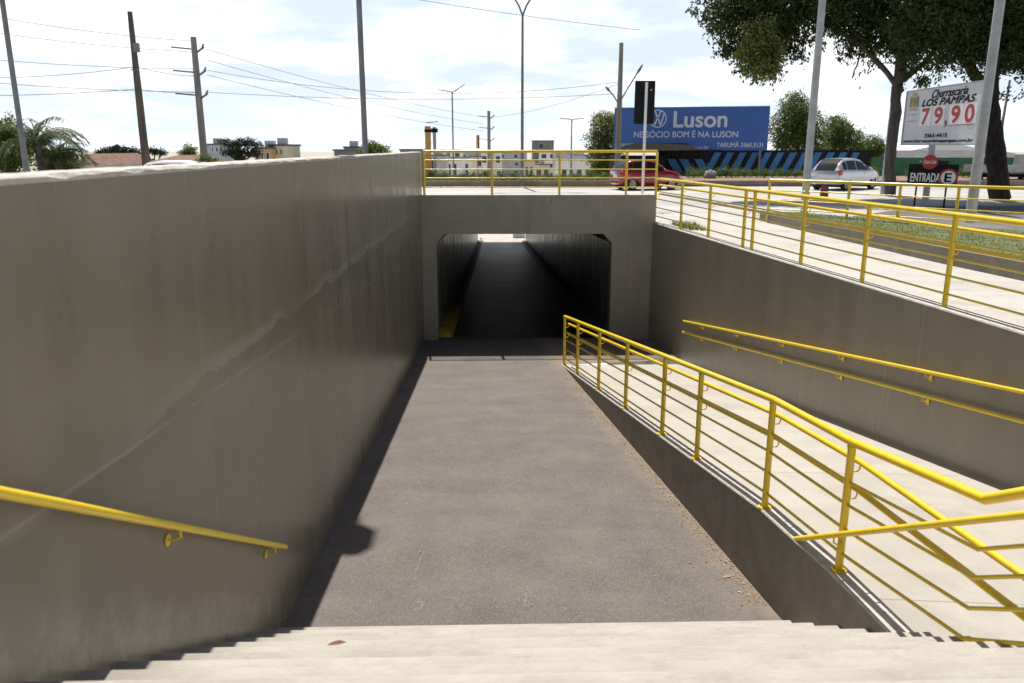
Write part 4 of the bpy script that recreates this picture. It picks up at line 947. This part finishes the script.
lob = [lobe(*a) for a in ((745, 42, 27, 32.5), (724, 18, 25, 33), (765, 60, 22, 32.5), (757, 82, 10, 32.5), (782, 22, 38, 33), (735, 55, 15, 32.5), (790, 48, 12, 33), (705, 6, 14, 33), (750, -8, 40, 33),
       (845, 12, 36, 33.5), (862, 70, 11, 33), (848, 50, 11, 33.5), (836, 58, 7, 33.5), (880, 18, 40, 33.5), (878, 46, 14, 33), (905, 60, 14, 33), (812, -25, 55, 33), (880, -50, 65, 33.5), (915, 25, 34, 33.5), (925, 75, 14, 33), (940, 60, 16, 33), (900, 85, 8, 33))]
tree('shade_tree', 'straight grey-trunked tree whose hanging boughs reach left over the billboard', b1, sec, lob, 96000, .125, M['leaf_dark'], M['bark_grey'], clump=42, shell=.3, droop=.9, seed=9, spread=.22,
     extra=([lobe(757, 38, 16, 31.6), lobe(748, 58, 12, 31.6), lobe(765, 66, 12, 31.6), lobe(775, 45, 10, 31.6)], 6500, M['leaf_olive']))  # sunlit clump painted in with paler olive leaves
# bright lower spray on the left bough
def round_tree(label, px, Y, blobs, n, size, leafm, seed):
    b_ = at(px, 178, Y); b_ = Vector((b_.x, Y, gz(b_.x, Y))); lb = [lobe(x, y, r, Y) for x, y, r in blobs]
    top = max(l_[2] for l_ in lb)
    tree('leafy_tree', label, b_, [([b_, b_+Vector((.1, 0, (top-G)*.5)), b_+Vector((0, .1, top-G))], .22, .06)], lb, int(n*1.8), size*.66, leafm, M['bark'], seed=seed, shell=.5, clump=16, spread=size*1.1)
round_tree('bushy light green tree at the left end of the billboard', 606, 59, [(606, 128, 16), (597, 143, 13), (612, 148, 14), (601, 158, 14), (615, 165, 12), (605, 120, 7), (618, 125, 9), (600, 172, 10)], 9000, .2, M['leaf_olive'], 21)
round_tree('rounded dense green tree at the right end of the billboard', 795, 62, [(795, 110, 17), (787, 128, 18), (806, 126, 18), (796, 142, 20), (780, 145, 10), (815, 145, 12), (797, 98, 8)], 14000, .2, M['leaf_mid'], 22)
round_tree('lower rounded green tree right of the dense one', 838, 66, [(836, 132, 16), (848, 142, 16), (830, 148, 14), (858, 150, 10), (838, 122, 8)], 9000, .2, M['leaf_mid'], 23)
round_tree('small olive tree low between the round tree and the grey trunk', 872, 70, [(872, 146, 11), (880, 152, 10), (864, 152, 9)], 4000, .2, M['leaf_olive'], 24)
round_tree('small dark tree behind the lamp post at the far end of the left wall', 376, 80, [(372, 150, 8), (382, 152, 7), (366, 153, 6)], 2600, .25, M['leaf_mid'], 25)
round_tree('feathery green tree at the far left edge behind the wall', -6, 40, [(0, 140, 22), (10, 155, 20), (-20, 150, 25), (8, 128, 9)], 9000, .22, M['leaf_mid'], 26)
round_tree('yellowish green bush between the palm and the brown roof', 70, 39, [(62, 160, 13), (72, 164, 9), (50, 163, 12)], 4200, .17, M['leaf_palm'], 27)
round_tree('small round green treetop beside the concrete utility pole', 189, 75, [(189, 152, 6), (187, 157, 6)], 1400, .25, M['leaf_mid'], 28)
round_tree('low green shrub top just above the wall beside the white car', 208, 34, [(206, 161, 5), (213, 162, 4), (200, 163, 4)], 900, .12, M['leaf_bush'], 29)
def araucaria(label, px, Y, tops, seed, n=3600):
    b_ = at(px, 178, Y); b_ = Vector((b_.x, Y, gz(b_.x, Y))); P = []; lb = []
    cz = at(px, min(y for x, y, r in tops)+8, Y).z
    P.append(([b_, Vector((b_.x, Y, cz-1)), Vector((b_.x, Y, cz))], .34, .16))
    for x, y, r in tops:
        q_ = at(x, y, Y); P.append(([Vector((b_.x, Y, cz-1.1)), q_.lerp(Vector((b_.x, Y, cz-.8)), .4)-Z*.25, q_], .1, .05)); lb.append(lobe(x, y, r, Y, fl=.55))
    tree('araucaria', label, b_, P, lb, n, .17, M['leaf_pine'], M['bark'], seed=seed, shell=.3, droop=-.1, clump=18, spread=.2)
araucaria('flat-topped dark araucaria left of the wooden pole', 117, 78, [(100, 154, 5), (107, 151, 6), (116, 150, 7), (125, 151, 7), (134, 152, 5), (97, 157, 3), (128, 156, 4)], 31)
araucaria('smaller flat-topped araucaria showing right of the wooden pole', 154, 82, [(148, 151, 4), (155, 152, 5), (162, 152.5, 4)], 32, 1500)
araucaria('broad dark araucaria between the concrete pole and the orange building', 240, 80, [(226, 142, 6), (236, 145, 8), (246, 143, 9), (256, 146, 7), (228, 152, 7), (240, 153, 10), (254, 154, 8)], 33, 4600)
# palm
def palm(label, base, height, nf, fl, seed):
    rnd = random.Random(seed); t = thing('palm_tree', base, label, 'palm'); b_ = Vector(base); top = b_+Z*height
    MB().tube([b_, b_+Z*height*.5+Vector((.06, 0, 0)), top], [.22, .17, .14], 10).build('trunk', M['bark_grey'], t)
    for k in range(nf):
        a = k*2.4+rnd.uniform(-.3, .3); el = rnd.uniform(.1, 1.35); L_ = fl*rnd.uniform(.8, 1.1); d = Vector((math.cos(a), math.sin(a), 0)); pts = []
        p_ = top.copy(); e = el
        for i in range(11): pts.append(p_.copy()); p_ = p_+(d*math.cos(e)+Z*math.sin(e))*L_/10; e -= .19
        mb = MB(); mb.tube(pts, [.03-.0025*i for i in range(11)], 5)
        s = Vector((-d.y, d.x, 0))
        for i in range(1, 11):
            for h in range(3):
                q_ = pts[i-1].lerp(pts[i], h/3); ll = (.62 if i < 8 else .4)*rnd.uniform(.8, 1.1)
                for sg in (-1, 1):
                    tip = q_+s*sg*ll*.75+d*ll*.35-Z*ll*rnd.uniform(.25, .6); m_ = q_.lerp(tip, .5)+Z*.05
                    wv = (tip-q_).cross(Z).normalized()*.03
                    mb.add([q_, m_+wv, tip, m_-wv], [[0, 1, 2, 3]])
        mb.build('frond', M['leaf_palm'], t)
p = at(38, 150, 36); palm('palm tree with arching fronds rising behind the left wall', (p.x, 36, G), 2.25, 26, 2.2, 3)
p = at(55, 150, 37); palm('lower spreading palm just right of the arching one', (p.x, 37, G), 1.55, 14, 1.9, 8)

# ------------------------------------------------------------------ vehicles
def interp(tbl, x):
    for (a, *A1), (b, *B1) in zip(tbl, tbl[1:]):
        if a <= x <= b:
            f = (x-a)/(b-a); f = f*f*(3-2*f)*.5+f*.5; return [u+(v-u)*f for u, v in zip(A1, B1)]
    return list(tbl[-1][1:]) if x > tbl[-1][0] else list(tbl[0][1:])
def car(label, loc, rz, paint, prof, wheels=(0.72, 3.22), rear_lamp=True, L_=4.0, cabin=(.45, 1.0, 2.05, 2.85)):
    """prof rows: x, z_low, z_belt, z_top, half width, half top width; x=0 is the tail"""
    t = thing('car', loc, label, 'car', None, rz)
    xs_ = sorted(set([i*L_/56 for i in range(57)])); rings = []
    for x in xs_:
        zl, zb, zt, hw, ht = interp(prof, x)
        half = [(hw*.80, zl), (hw*.96, zl+.06), (hw, zl+.28), (hw*.995, (zl+zb)/2+.12), (hw*.965, zb-.04), (hw*.94, zb), (ht+(hw*.94-ht)*.45, zb+(zt-zb)*.55), (ht, zt-(zt-zb)*.09-.012), (ht*.90, zt-.012), (ht*.5, zt+.004), (0, zt+.01)]
        rings.append([(x-L_/2, -y, z) for y, z in half[:-1]] + [(x-L_/2, 0, half[-1][1])] + [(x-L_/2, y, z) for y, z in half[:-1][::-1]])
    n = len(rings[0]); mb = MB(); vs = [q_ for r_ in rings for q_ in r_]; fs = []
    arch = lambda x: any(abs(x-w_) < .36 for w_ in wheels)
    for i in range(len(rings)-1):
        xm = (xs_[i]+xs_[i+1])/2
        for j in range(n-1):
            if j in (0, 1, n-2, n-3) and arch(xm): continue
            fs.append([i*n+j, i*n+j+1, (i+1)*n+j+1, (i+1)*n+j])
        fs.append([i*n+n-1, i*n, (i+1)*n, (i+1)*n+n-1])
    fs.append(list(range(n))); fs.append([(len(rings)-1)*n+j for j in range(n)][::-1])
    mb.add(vs, fs, 0, True); mb.build('body', paint, t, local=True)
    # black liner in the wheel arches
    for w_ in wheels:
        MB().box(w_-L_/2-.40, w_-L_/2+.40, -.66, .66, .16, .62).build('arch_liner', M['black'], t, local=True)
        for sg in (-1, 1):
            c_ = Vector((w_-L_/2, sg*.74, .30))
            wh = MB().disc(c_, (0, 1, 0), .205, .19, 22).build('wheel', M['rim'], t, local=True)
            MB().disc(c_, (0, 1, 0), .30, .175, 26).build('tyre', M['tyre'], wh, local=True)
            mb = MB(); mb.disc(c_+Vector((0, sg*.095, 0)), (0, 1, 0), .05, .03, 12)
            for a in range(5): d = Vector((math.cos(a*1.2566), 0, math.sin(a*1.2566))); mb.tube([c_+Vector((0, sg*.1, 0))+d*.04, c_+Vector((0, sg*.098, 0))+d*.2], .022, 6)
            mb.build('spoke', M['rim'], wh, local=True)
    # side glass: panes between the pillars, following the body a few millimetres proud
    c0_, c1_, c2_, c3_ = cabin
    def gl(x, f, sg):
        zl, zb, zt, hw, ht = interp(prof, x); z0, z1 = zb+.03, zt-(zt-zb)*.09-.05; z_ = z0+(z1-z0)*f
        yb_, ym, yt_ = hw*.94, ht+(hw*.94-ht)*.45, ht; zm = zb+(zt-zb)*.55; ztop = zt-(zt-zb)*.09-.012
        y_ = yb_+(ym-yb_)*(z_-zb)/(zm-zb) if z_ < zm else ym+(yt_-ym)*(z_-zm)/(ztop-zm)
        return Vector((x-L_/2, sg*(y_+.008), z_))
    span = [(c0_+.12, (c0_+c1_)/2+.08), ((c0_+c1_)/2+.15, (c1_+c2_)/2+.02), ((c1_+c2_)/2+.10, c3_-.12)]
    for sg in (-1, 1):
        for a, b in span:
            mb = MB(); vs = []; fs = []; K = 8
            for i in range(K+1):
                x = a+(b-a)*i/K
                for f in (0, .35, .7, 1): vs.append(gl(x, f, sg))
            for i in range(K):
                for k_ in range(3): q0 = i*4+k_; fs.append([q0, q0+1, q0+5, q0+4])
            mb.add(vs, fs, 0, True); mb.build('side_window', M['glass'], t, local=True)
        zl, zb, zt, hw, ht = interp(prof, c3_-.25)
        MB().box(c3_-.30-L_/2, c3_-.16-L_/2, min(sg*hw*.95, sg*(hw+.14)), max(sg*hw*.95, sg*(hw+.14)), zb+.0, zb+.14).build('mirror', paint, t, local=True, bevel=.03)
        hnd = MB()
        for hx_ in (c1_+.35, c2_+.25): z_ = interp(prof, hx_)[1]-.12; w2 = interp(prof, hx_)[3]; hnd.box(hx_-L_/2-.09, hx_-L_/2+.09, min(sg*w2*.965, sg*(w2*.965+.03)), max(sg*w2*.965, sg*(w2*.965+.03)), z_-.015, z_+.015)
        hnd.build('door_handle', paint, t, local=True)
        # lamps
        z0 = interp(prof, .12)[1]; w3 = interp(prof, .12)[3]
        MB().box(.02-L_/2, .30-L_/2, min(sg*(w3-.16), sg*(w3+.012)), max(sg*(w3-.16), sg*(w3+.012)), z0-.22, z0+.03).build('tail_lamp', M['lamp_red'], t, local=True, bevel=.03)
        xh = L_-.16; z0 = interp(prof, xh)[1]; w3 = interp(prof, xh)[3]
        MB().box(xh-.34-L_/2, xh+.06-L_/2, min(sg*(w3-.30), sg*(w3+.012)), max(sg*(w3-.30), sg*(w3+.012)), z0-.20, z0-.06).build('headlight', M['lamp_clear'], t, local=True, bevel=.04)
    # windscreen and rear window
    for nm, a, b in (('rear_window', c0_-.30, c1_-.12), ('windscreen', c2_+.12, c3_+.05)):
        mb = MB(); vs = []; fs = []
        for i in range(7):
            x = a+(b-a)*i/6; zl, zb, zt, hw, ht = interp(prof, x)
            for k_ in (-.84, -.5, 0, .5, .84): vs.append((x-L_/2, ht*k_, (zt+.012-abs(k_)**2*.02)+.012))
        for i in range(6):
            for k_ in range(4): q0 = i*5+k_; fs.append([q0, q0+1, q0+6, q0+5])
        mb.add(vs, fs, 0, True); mb.build(nm, M['glass'], t, local=True)
    MB().box(-L_/2-.012, -L_/2+.02, -.26, .26, .62, .74).build('number_plate', M['white'], t, local=True)
    MB().box(-L_/2-.03, -L_/2+.1, -.72, .72, .30, .50).build('bumper', paint if paint != M['car_red'] else M['car_red'], t, local=True, bevel=.05)
    return t
HATCH = [(0, .34, .86, .90, .74, .62), (.10, .28, .92, 1.02, .80, .62), (.30, .24, .94, 1.24, .83, .61), (.62, .22, .94, 1.43, .845, .60), (1.0, .20, .93, 1.475, .85, .60), (1.7, .20, .92, 1.48, .85, .60), (2.2, .20, .91, 1.41, .85, .60),
         (2.6, .20, .91, 1.22, .85, .62), (2.95, .20, .91, 1.00, .85, .68), (3.15, .20, .90, .955, .84, .72), (3.6, .20, .83, .875, .81, .70), (3.88, .24, .72, .76, .74, .62), (4.0, .34, .58, .62, .66, .54)]
p = at(649, 188.8, 38.8)
t = car('red hatchback driving to the right on the avenue behind the railing', (p.x-.15, 38.8, G), R(14), M['car_red'], HATCH, cabin=(.30, .95, 2.1, 2.9)); t.scale = (.81, .93, .96)
p = at(846, 189.6, 38.6)
car('silver hatchback seen from behind driving away near the grey trunk', (p.x, 38.8, G), R(36), M['car_silver'], HATCH, cabin=(.30, .95, 2.1, 2.9)).scale = (.94, .97, 1.0)
p = at(176, 170, 30)
car('white car passing behind the left wall with only its roof showing', (p.x+1.05, 29, G+.06), R(4), M['car_white'], HATCH, cabin=(.30, .95, 2.1, 2.9))
# small flatbed truck at the right edge
p = at(1004, 188, 44); tk = thing('truck', (p.x, 44, G), 'white flatbed truck half hidden behind the big tree trunk', 'truck', None, R(6))
mb = MB(); prof_ = [(1.15, .55), (3.0, .55), (3.05, 1.05), (2.75, 1.25), (2.35, 2.05), (1.2, 2.1)]
mb.add([(x, -.95, z) for x, z in prof_]+[(x, .95, z) for x, z in prof_], [list(range(6))[::-1], list(range(6, 12))]+[[i, (i+1) % 6, 6+(i+1) % 6, 6+i] for i in range(6)]); mb.build('cab', M['truck_white_shaded'], tk, local=True, bevel=.06)
for sg in (-1, 1): 
    mb = MB(); mb.add([(1.45, sg*.957, 1.25), (2.55, sg*.957, 1.25), (2.25, sg*.957, 1.92), (1.45, sg*.957, 1.92)], [[0, 1, 2, 3]]); mb.build('side_window', M['glass'], tk, local=True)
mb = MB(); mb.add([(2.77, -.8, 1.30), (2.77, .8, 1.30), (2.42, .75, 1.98), (2.42, -.75, 1.98)], [[0, 1, 2, 3]]); mb.build('windscreen', M['glass'], tk, local=True)
mb = MB(); mb.box(-2.6, 1.05, -1.0, 1.0, .85, .95).box(-2.6, 1.05, -1.0, -.95, .95, 1.35).box(-2.6, 1.05, .95, 1.0, .95, 1.35).box(-2.6, -2.55, -.95, .95, .95, 1.35); mb.build('flatbed', M['galv'], tk, local=True)
MB().box(-2.4, 2.8, -.4, .4, .5, .7).build('chassis', M['black'], tk, local=True)
for x in (-1.6, 2.1):
    for sg in (-1, 1):
        wv = MB().disc((x, sg*.8, .4), (0, 1, 0), .22, .25, 20).build('wheel', M['rim'], tk, local=True); MB().disc((x, sg*.8, .4), (0, 1, 0), .4, .24, 24).build('tyre', M['tyre'], wv, local=True)

tk.scale = (.78, .78, .78)
# ------------------------------------------------------------------ houses and blocks beyond
def house(label, px0, px1, ptop, Y, wall, roof='flat', roofm='roof_grey', depth=8, floors=2, nwin=3, name='house', cat='house', seed=0, rise=.0):
    rnd = random.Random(seed); a = at(px0, ptop, Y); b = at(px1, ptop, Y); x0, x1, zt = a.x, b.x, a.z
    gb = gz((x0+x1)/2, Y); t = thing(name, ((x0+x1)/2, Y, gb), label, cat)
    MB().box(x0, x1, Y, Y+depth, min(gb, gz(x0, Y+depth), gz(x1, Y+depth))-.5, zt).build('wall', M[wall], t)
    if roof == 'flat': MB().box(x0-.15, x1+.15, Y-.15, Y+depth+.15, zt+.002, zt+.2).build('roof', M[roofm], t)
    else:
        h = rise or (x1-x0)*.18; o_ = .35
        if roof == 'gable': lo = [(x0-o_, Y-o_, zt), (x1+o_, Y-o_, zt), (x1+o_, Y+depth+o_, zt), (x0-o_, Y+depth+o_, zt)]; xm = (x0+x1)/2; mb = MB(); mb.add(lo+[(xm, Y-o_, zt+h), (xm, Y+depth+o_, zt+h)], [[0, 1, 4], [2, 3, 5], [0, 4, 5, 3], [1, 2, 5, 4], [0, 3, 2, 1]])
        else: mb = MB(); mb.add([(x0-o_, Y-o_, zt), (x1+o_, Y-o_, zt), (x1+o_, Y+depth+o_, zt), (x0-o_, Y+depth+o_, zt), (x0+1, Y+depth/2, zt+h), (x1-1, Y+depth/2, zt+h)], [[0, 1, 5, 4], [2, 3, 4, 5], [0, 4, 3], [1, 2, 5], [0, 3, 2, 1]])
        mb.build('roof', M[roofm], t)
    H_ = zt-gb; fh = H_/floors
    for f in range(floors):
        for k_ in range(nwin):
            if rnd.random() < .12: continue
            xc = x0+(x1-x0)*(k_+.5+rnd.uniform(-.12, .12))/nwin; wv = min(.8, (x1-x0)/nwin*.34)*rnd.uniform(.7, 1.1); z0 = gb+fh*f+fh*.32; z1 = gb+fh*f+fh*.80
            w_ = MB().box(xc-wv, xc+wv, Y-.03, Y+.05, z0, z1).build('window', M['render_white'], t)
            MB().box(xc-wv+.06, xc+wv-.06, Y-.05, Y-.031, z0+.06, z1-.06).build('pane', M['win'], w_)
    if rnd.random() < .5 and roof == 'flat':
        xc = x0+(x1-x0)*rnd.uniform(.25, .75); MB().box(xc-.5, xc+.5, Y+2, Y+3, zt+.201, zt+.9).build('water_tank', M['render_grey'], t)
    return t
house('white two-storey house at the left end behind the headwall railing', 422, 446, 156, 128.0, 'render_grey', floors=2, nwin=3, seed=1)
house('pale house with a low arched roof behind the orange camera column', 436, 462, 151, 208.0, 'render_white', 'hip', 'roof_grey', floors=3, nwin=3, seed=2, rise=.5)
house('small white house with black doors low behind the railing', 446, 470, 158, 168.0, 'render_white', floors=1, nwin=4, seed=3)
house('bluish grey block with a flat dark roof behind the marker board', 462, 486, 153, 218.0, 'render_blue', floors=3, nwin=4, seed=4)
house('cream house in front of the bluish grey block', 468, 482, 157, 178.0, 'render_cream', floors=2, nwin=2, seed=5)
house('white house beside the distant concrete pole', 481, 502, 153, 188.0, 'render_white', floors=2, nwin=3, seed=6)
house('long grey building behind the tall lamp post', 498, 527, 153, 228.0, 'render_grey', floors=3, nwin=4, seed=7)
house('low cream kiosk right of the tall lamp post', 523, 535, 161, 158.0, 'render_cream', floors=1, nwin=2, seed=8)
house('bare brown-grey tower block standing above the houses', 533, 554, 141, 238.0, 'conc_dark', floors=3, nwin=1, seed=9, name='building', cat='building')
house('white house with a dark upper window below the tower block', 541, 556, 152, 198.0, 'render_white', floors=3, nwin=2, seed=10)
house('yellowish low house in front of the white one', 535, 550, 165, 168.0, 'render_cream', floors=1, nwin=2, seed=11)
house('wide pale grey house left of the billboard tree', 556, 584, 152.5, 148.0, 'render_grey', floors=3, nwin=4, seed=12)
house('low white house with a grey hip roof near the red car', 560, 592, 160, 118.0, 'render_white', 'hip', 'roof_grey', floors=1, nwin=4, seed=13, rise=.6)
house('grey house partly behind the billboard tree', 580, 602, 156, 138.0, 'render_grey', floors=2, nwin=3, seed=14)
house('flat grey building low on the skyline near the end of the left wall', 334, 353, 151, 95.0, 'conc_dark', floors=2, nwin=2, seed=15, name='building', cat='building')
house('small grey block rising behind the flat grey building', 344, 356, 148, 105.0, 'conc_dark', floors=2, nwin=1, seed=16, name='building', cat='building')
house('orange apartment block right of the broad araucaria', 254, 270, 149, 90.0, 'render_orange', floors=4, nwin=3, seed=17, name='apartment_block', cat='building')
house('pale apartment block adjoining the orange one', 269, 283, 146, 92.0, 'render_cream', floors=5, nwin=3, seed=18, name='apartment_block', cat='building')
house('blue-white apartment tower beside the concrete utility pole', 206, 223, 145, 110.0, 'render_blue', floors=6, nwin=4, seed=19, name='apartment_block', cat='building')
house('small house with a brown tiled gable right of the palm', 82, 97, 165, 60.0, 'render_grey', 'gable', 'tile', floors=1, nwin=2, seed=20, rise=.8)
house('pinkish roofed house behind the white car', 150, 190, 162, 70.0, 'render_cream', 'hip', 'tile', floors=1, nwin=4, seed=21, rise=.55)
house('brown roofed house between the palm and the araucaria', 66, 82, 163, 66.0, 'render_cream', 'hip', 'tile', depth=4, floors=1, nwin=3, seed=22, rise=.4)
house('low roofline on the skyline just before the camera column', 400, 421, 150.5, 100.0, 'conc_dark', 'flat', 'conc_dark', depth=6, floors=2, nwin=3, seed=23, rise=.4)
# warehouses at the right
wh = house('grey warehouse with a long sloping roof at the right edge', 905, 1060, 163, 66.0, 'render_grey', 'hip', 'roof_grey', floors=1, nwin=6, seed=30, name='warehouse', cat='warehouse', rise=1.0, depth=14)
house('white roofed hall behind the price sign', 905, 990, 152, 84.0, 'render_white', 'gable', 'render_white', floors=1, nwin=4, seed=31, name='warehouse', cat='warehouse', rise=1.0, depth=14)

# ------------------------------------------------------------------ small things
# plastic bollard stump by the silver car
p = at(824, 196, 30); o = MB().tube([(p.x, 30, G), (p.x, 30, G+.55), (p.x, 30, G+.62)], [.16, .14, .06], 12).build('bollard', mat('bollard_red', (.22, .05, .04), (.28, .08, .06), rough=.7)); tag(o, 'short dull red bollard on the road behind the silver car', 'bollard')
# leaf litter along the kerb, uncountable
random.seed(21); mb = MB()
for i in range(3800):
    y = 6.6+random.random()**1.2*10; d = abs(random.gauss(0, .10)) if random.random() < .88 else random.random()*1.2
    x = KX(y)-.015-d; z = FLOOR(y)+.004; s = random.uniform(.003, .010) if random.random() < .95 else random.uniform(.012, .026); a = random.uniform(0, 6.28)
    c_, s_ = math.cos(a)*s, math.sin(a)*s
    mb.add([(x-c_, y-s_, z), (x+s_*.5, y-c_*.5, z+.006), (x+c_, y+s_, z+.002), (x-s_*.5, y+c_*.5, z+.006)], [[0, 1, 2, 3]])
for i in range(260):
    y = 6.4+random.random()*11; x = LX(y)+random.random()**2*3.0+.02; z = FLOOR(y)+.004; s = random.uniform(.003, .009); a = random.uniform(0, 6.28); c_, s_ = math.cos(a)*s, math.sin(a)*s
    mb.add([(x-c_, y-s_, z), (x+s_*.5, y-c_*.5, z+.005), (x+c_, y+s_, z+.002), (x-s_*.5, y+c_*.5, z+.005)], [[0, 1, 2, 3]])
o = mb.build('leaf_litter', M['leaf_dry']); o['kind'] = 'stuff'; o['label'] = 'dry leaf crumbs and grit scattered along the foot of the kerb wall'
def leaf(x, y, z, s, a, label, m='leaf_dry'):
    mb = MB(); c_, s_ = math.cos(a), math.sin(a)
    pts = [(-1, 0, 0), (-.5, .28, .1), (.2, .36, .16), (1, 0, .05), (.2, -.36, .12), (-.5, -.28, .1)]
    ctr = (0, 0, .02)
    V = [(x+(px_*c_-py_*s_)*s, y+(px_*s_+py_*c_)*s, z+pz*s) for px_, py_, pz in pts+[ctr]]
    mb.add(V, [[i, (i+1) % 6, 6] for i in range(6)]); o_ = mb.build('fallen_leaf', M[m]); tag(o_, label, 'leaf')
def on_floor(px, py):
    r_ = FW+RT*((px-512)/FPX)-UP*((py-341.5)/FPX); t_ = (-4.88+.992)/(r_.z+.0496*r_.y); return r_*t_
p = on_floor(727, 577); leaf(p.x, p.y, p.z+.004, .06, .3, 'pale dry leaf lying on the asphalt beside the kerb wall')
leaf(at(341, 671, 3.5).x, 3.45, -2.813+.432+.0, .05, .2, 'curled brown leaf lying on a step near the bottom of the picture', 'bark_red')
# pale scuffs left on the asphalt
def smear(px, py, w0, h0, label, seed):
    rnd = random.Random(seed); c_ = on_floor(px, py); mb = MB()
    for i in range(70):
        x = c_.x+rnd.gauss(0, w0*.35); y = c_.y+rnd.gauss(0, h0*.4); s = rnd.uniform(.002, .010); l_ = s*rnd.uniform(1.5, 7); z = FLOOR(y)+.004
        mb.add([(x-s*.5, y-l_, FLOOR(y-l_)+.004), (x+s*.5, y-l_*.7, FLOOR(y-l_*.7)+.004), (x+s*.4, y+l_, FLOOR(y+l_)+.004), (x-s*.4, y+l_*.8, FLOOR(y+l_*.8)+.004)], [[0, 1, 2, 3]])
    o_ = mb.build('paint_scuff', M['scuff']); tag(o_, label, 'stain')
smear(417, 606, .10, .12, 'pale scuff mark on the asphalt near the bottom step left of centre', 1)
smear(527, 598, .08, .22, 'pale scuff mark on the asphalt right of the other scuff', 2)
smear(419, 560, .018, .5, 'thin pale scratch running along the asphalt above the left scuff', 3)
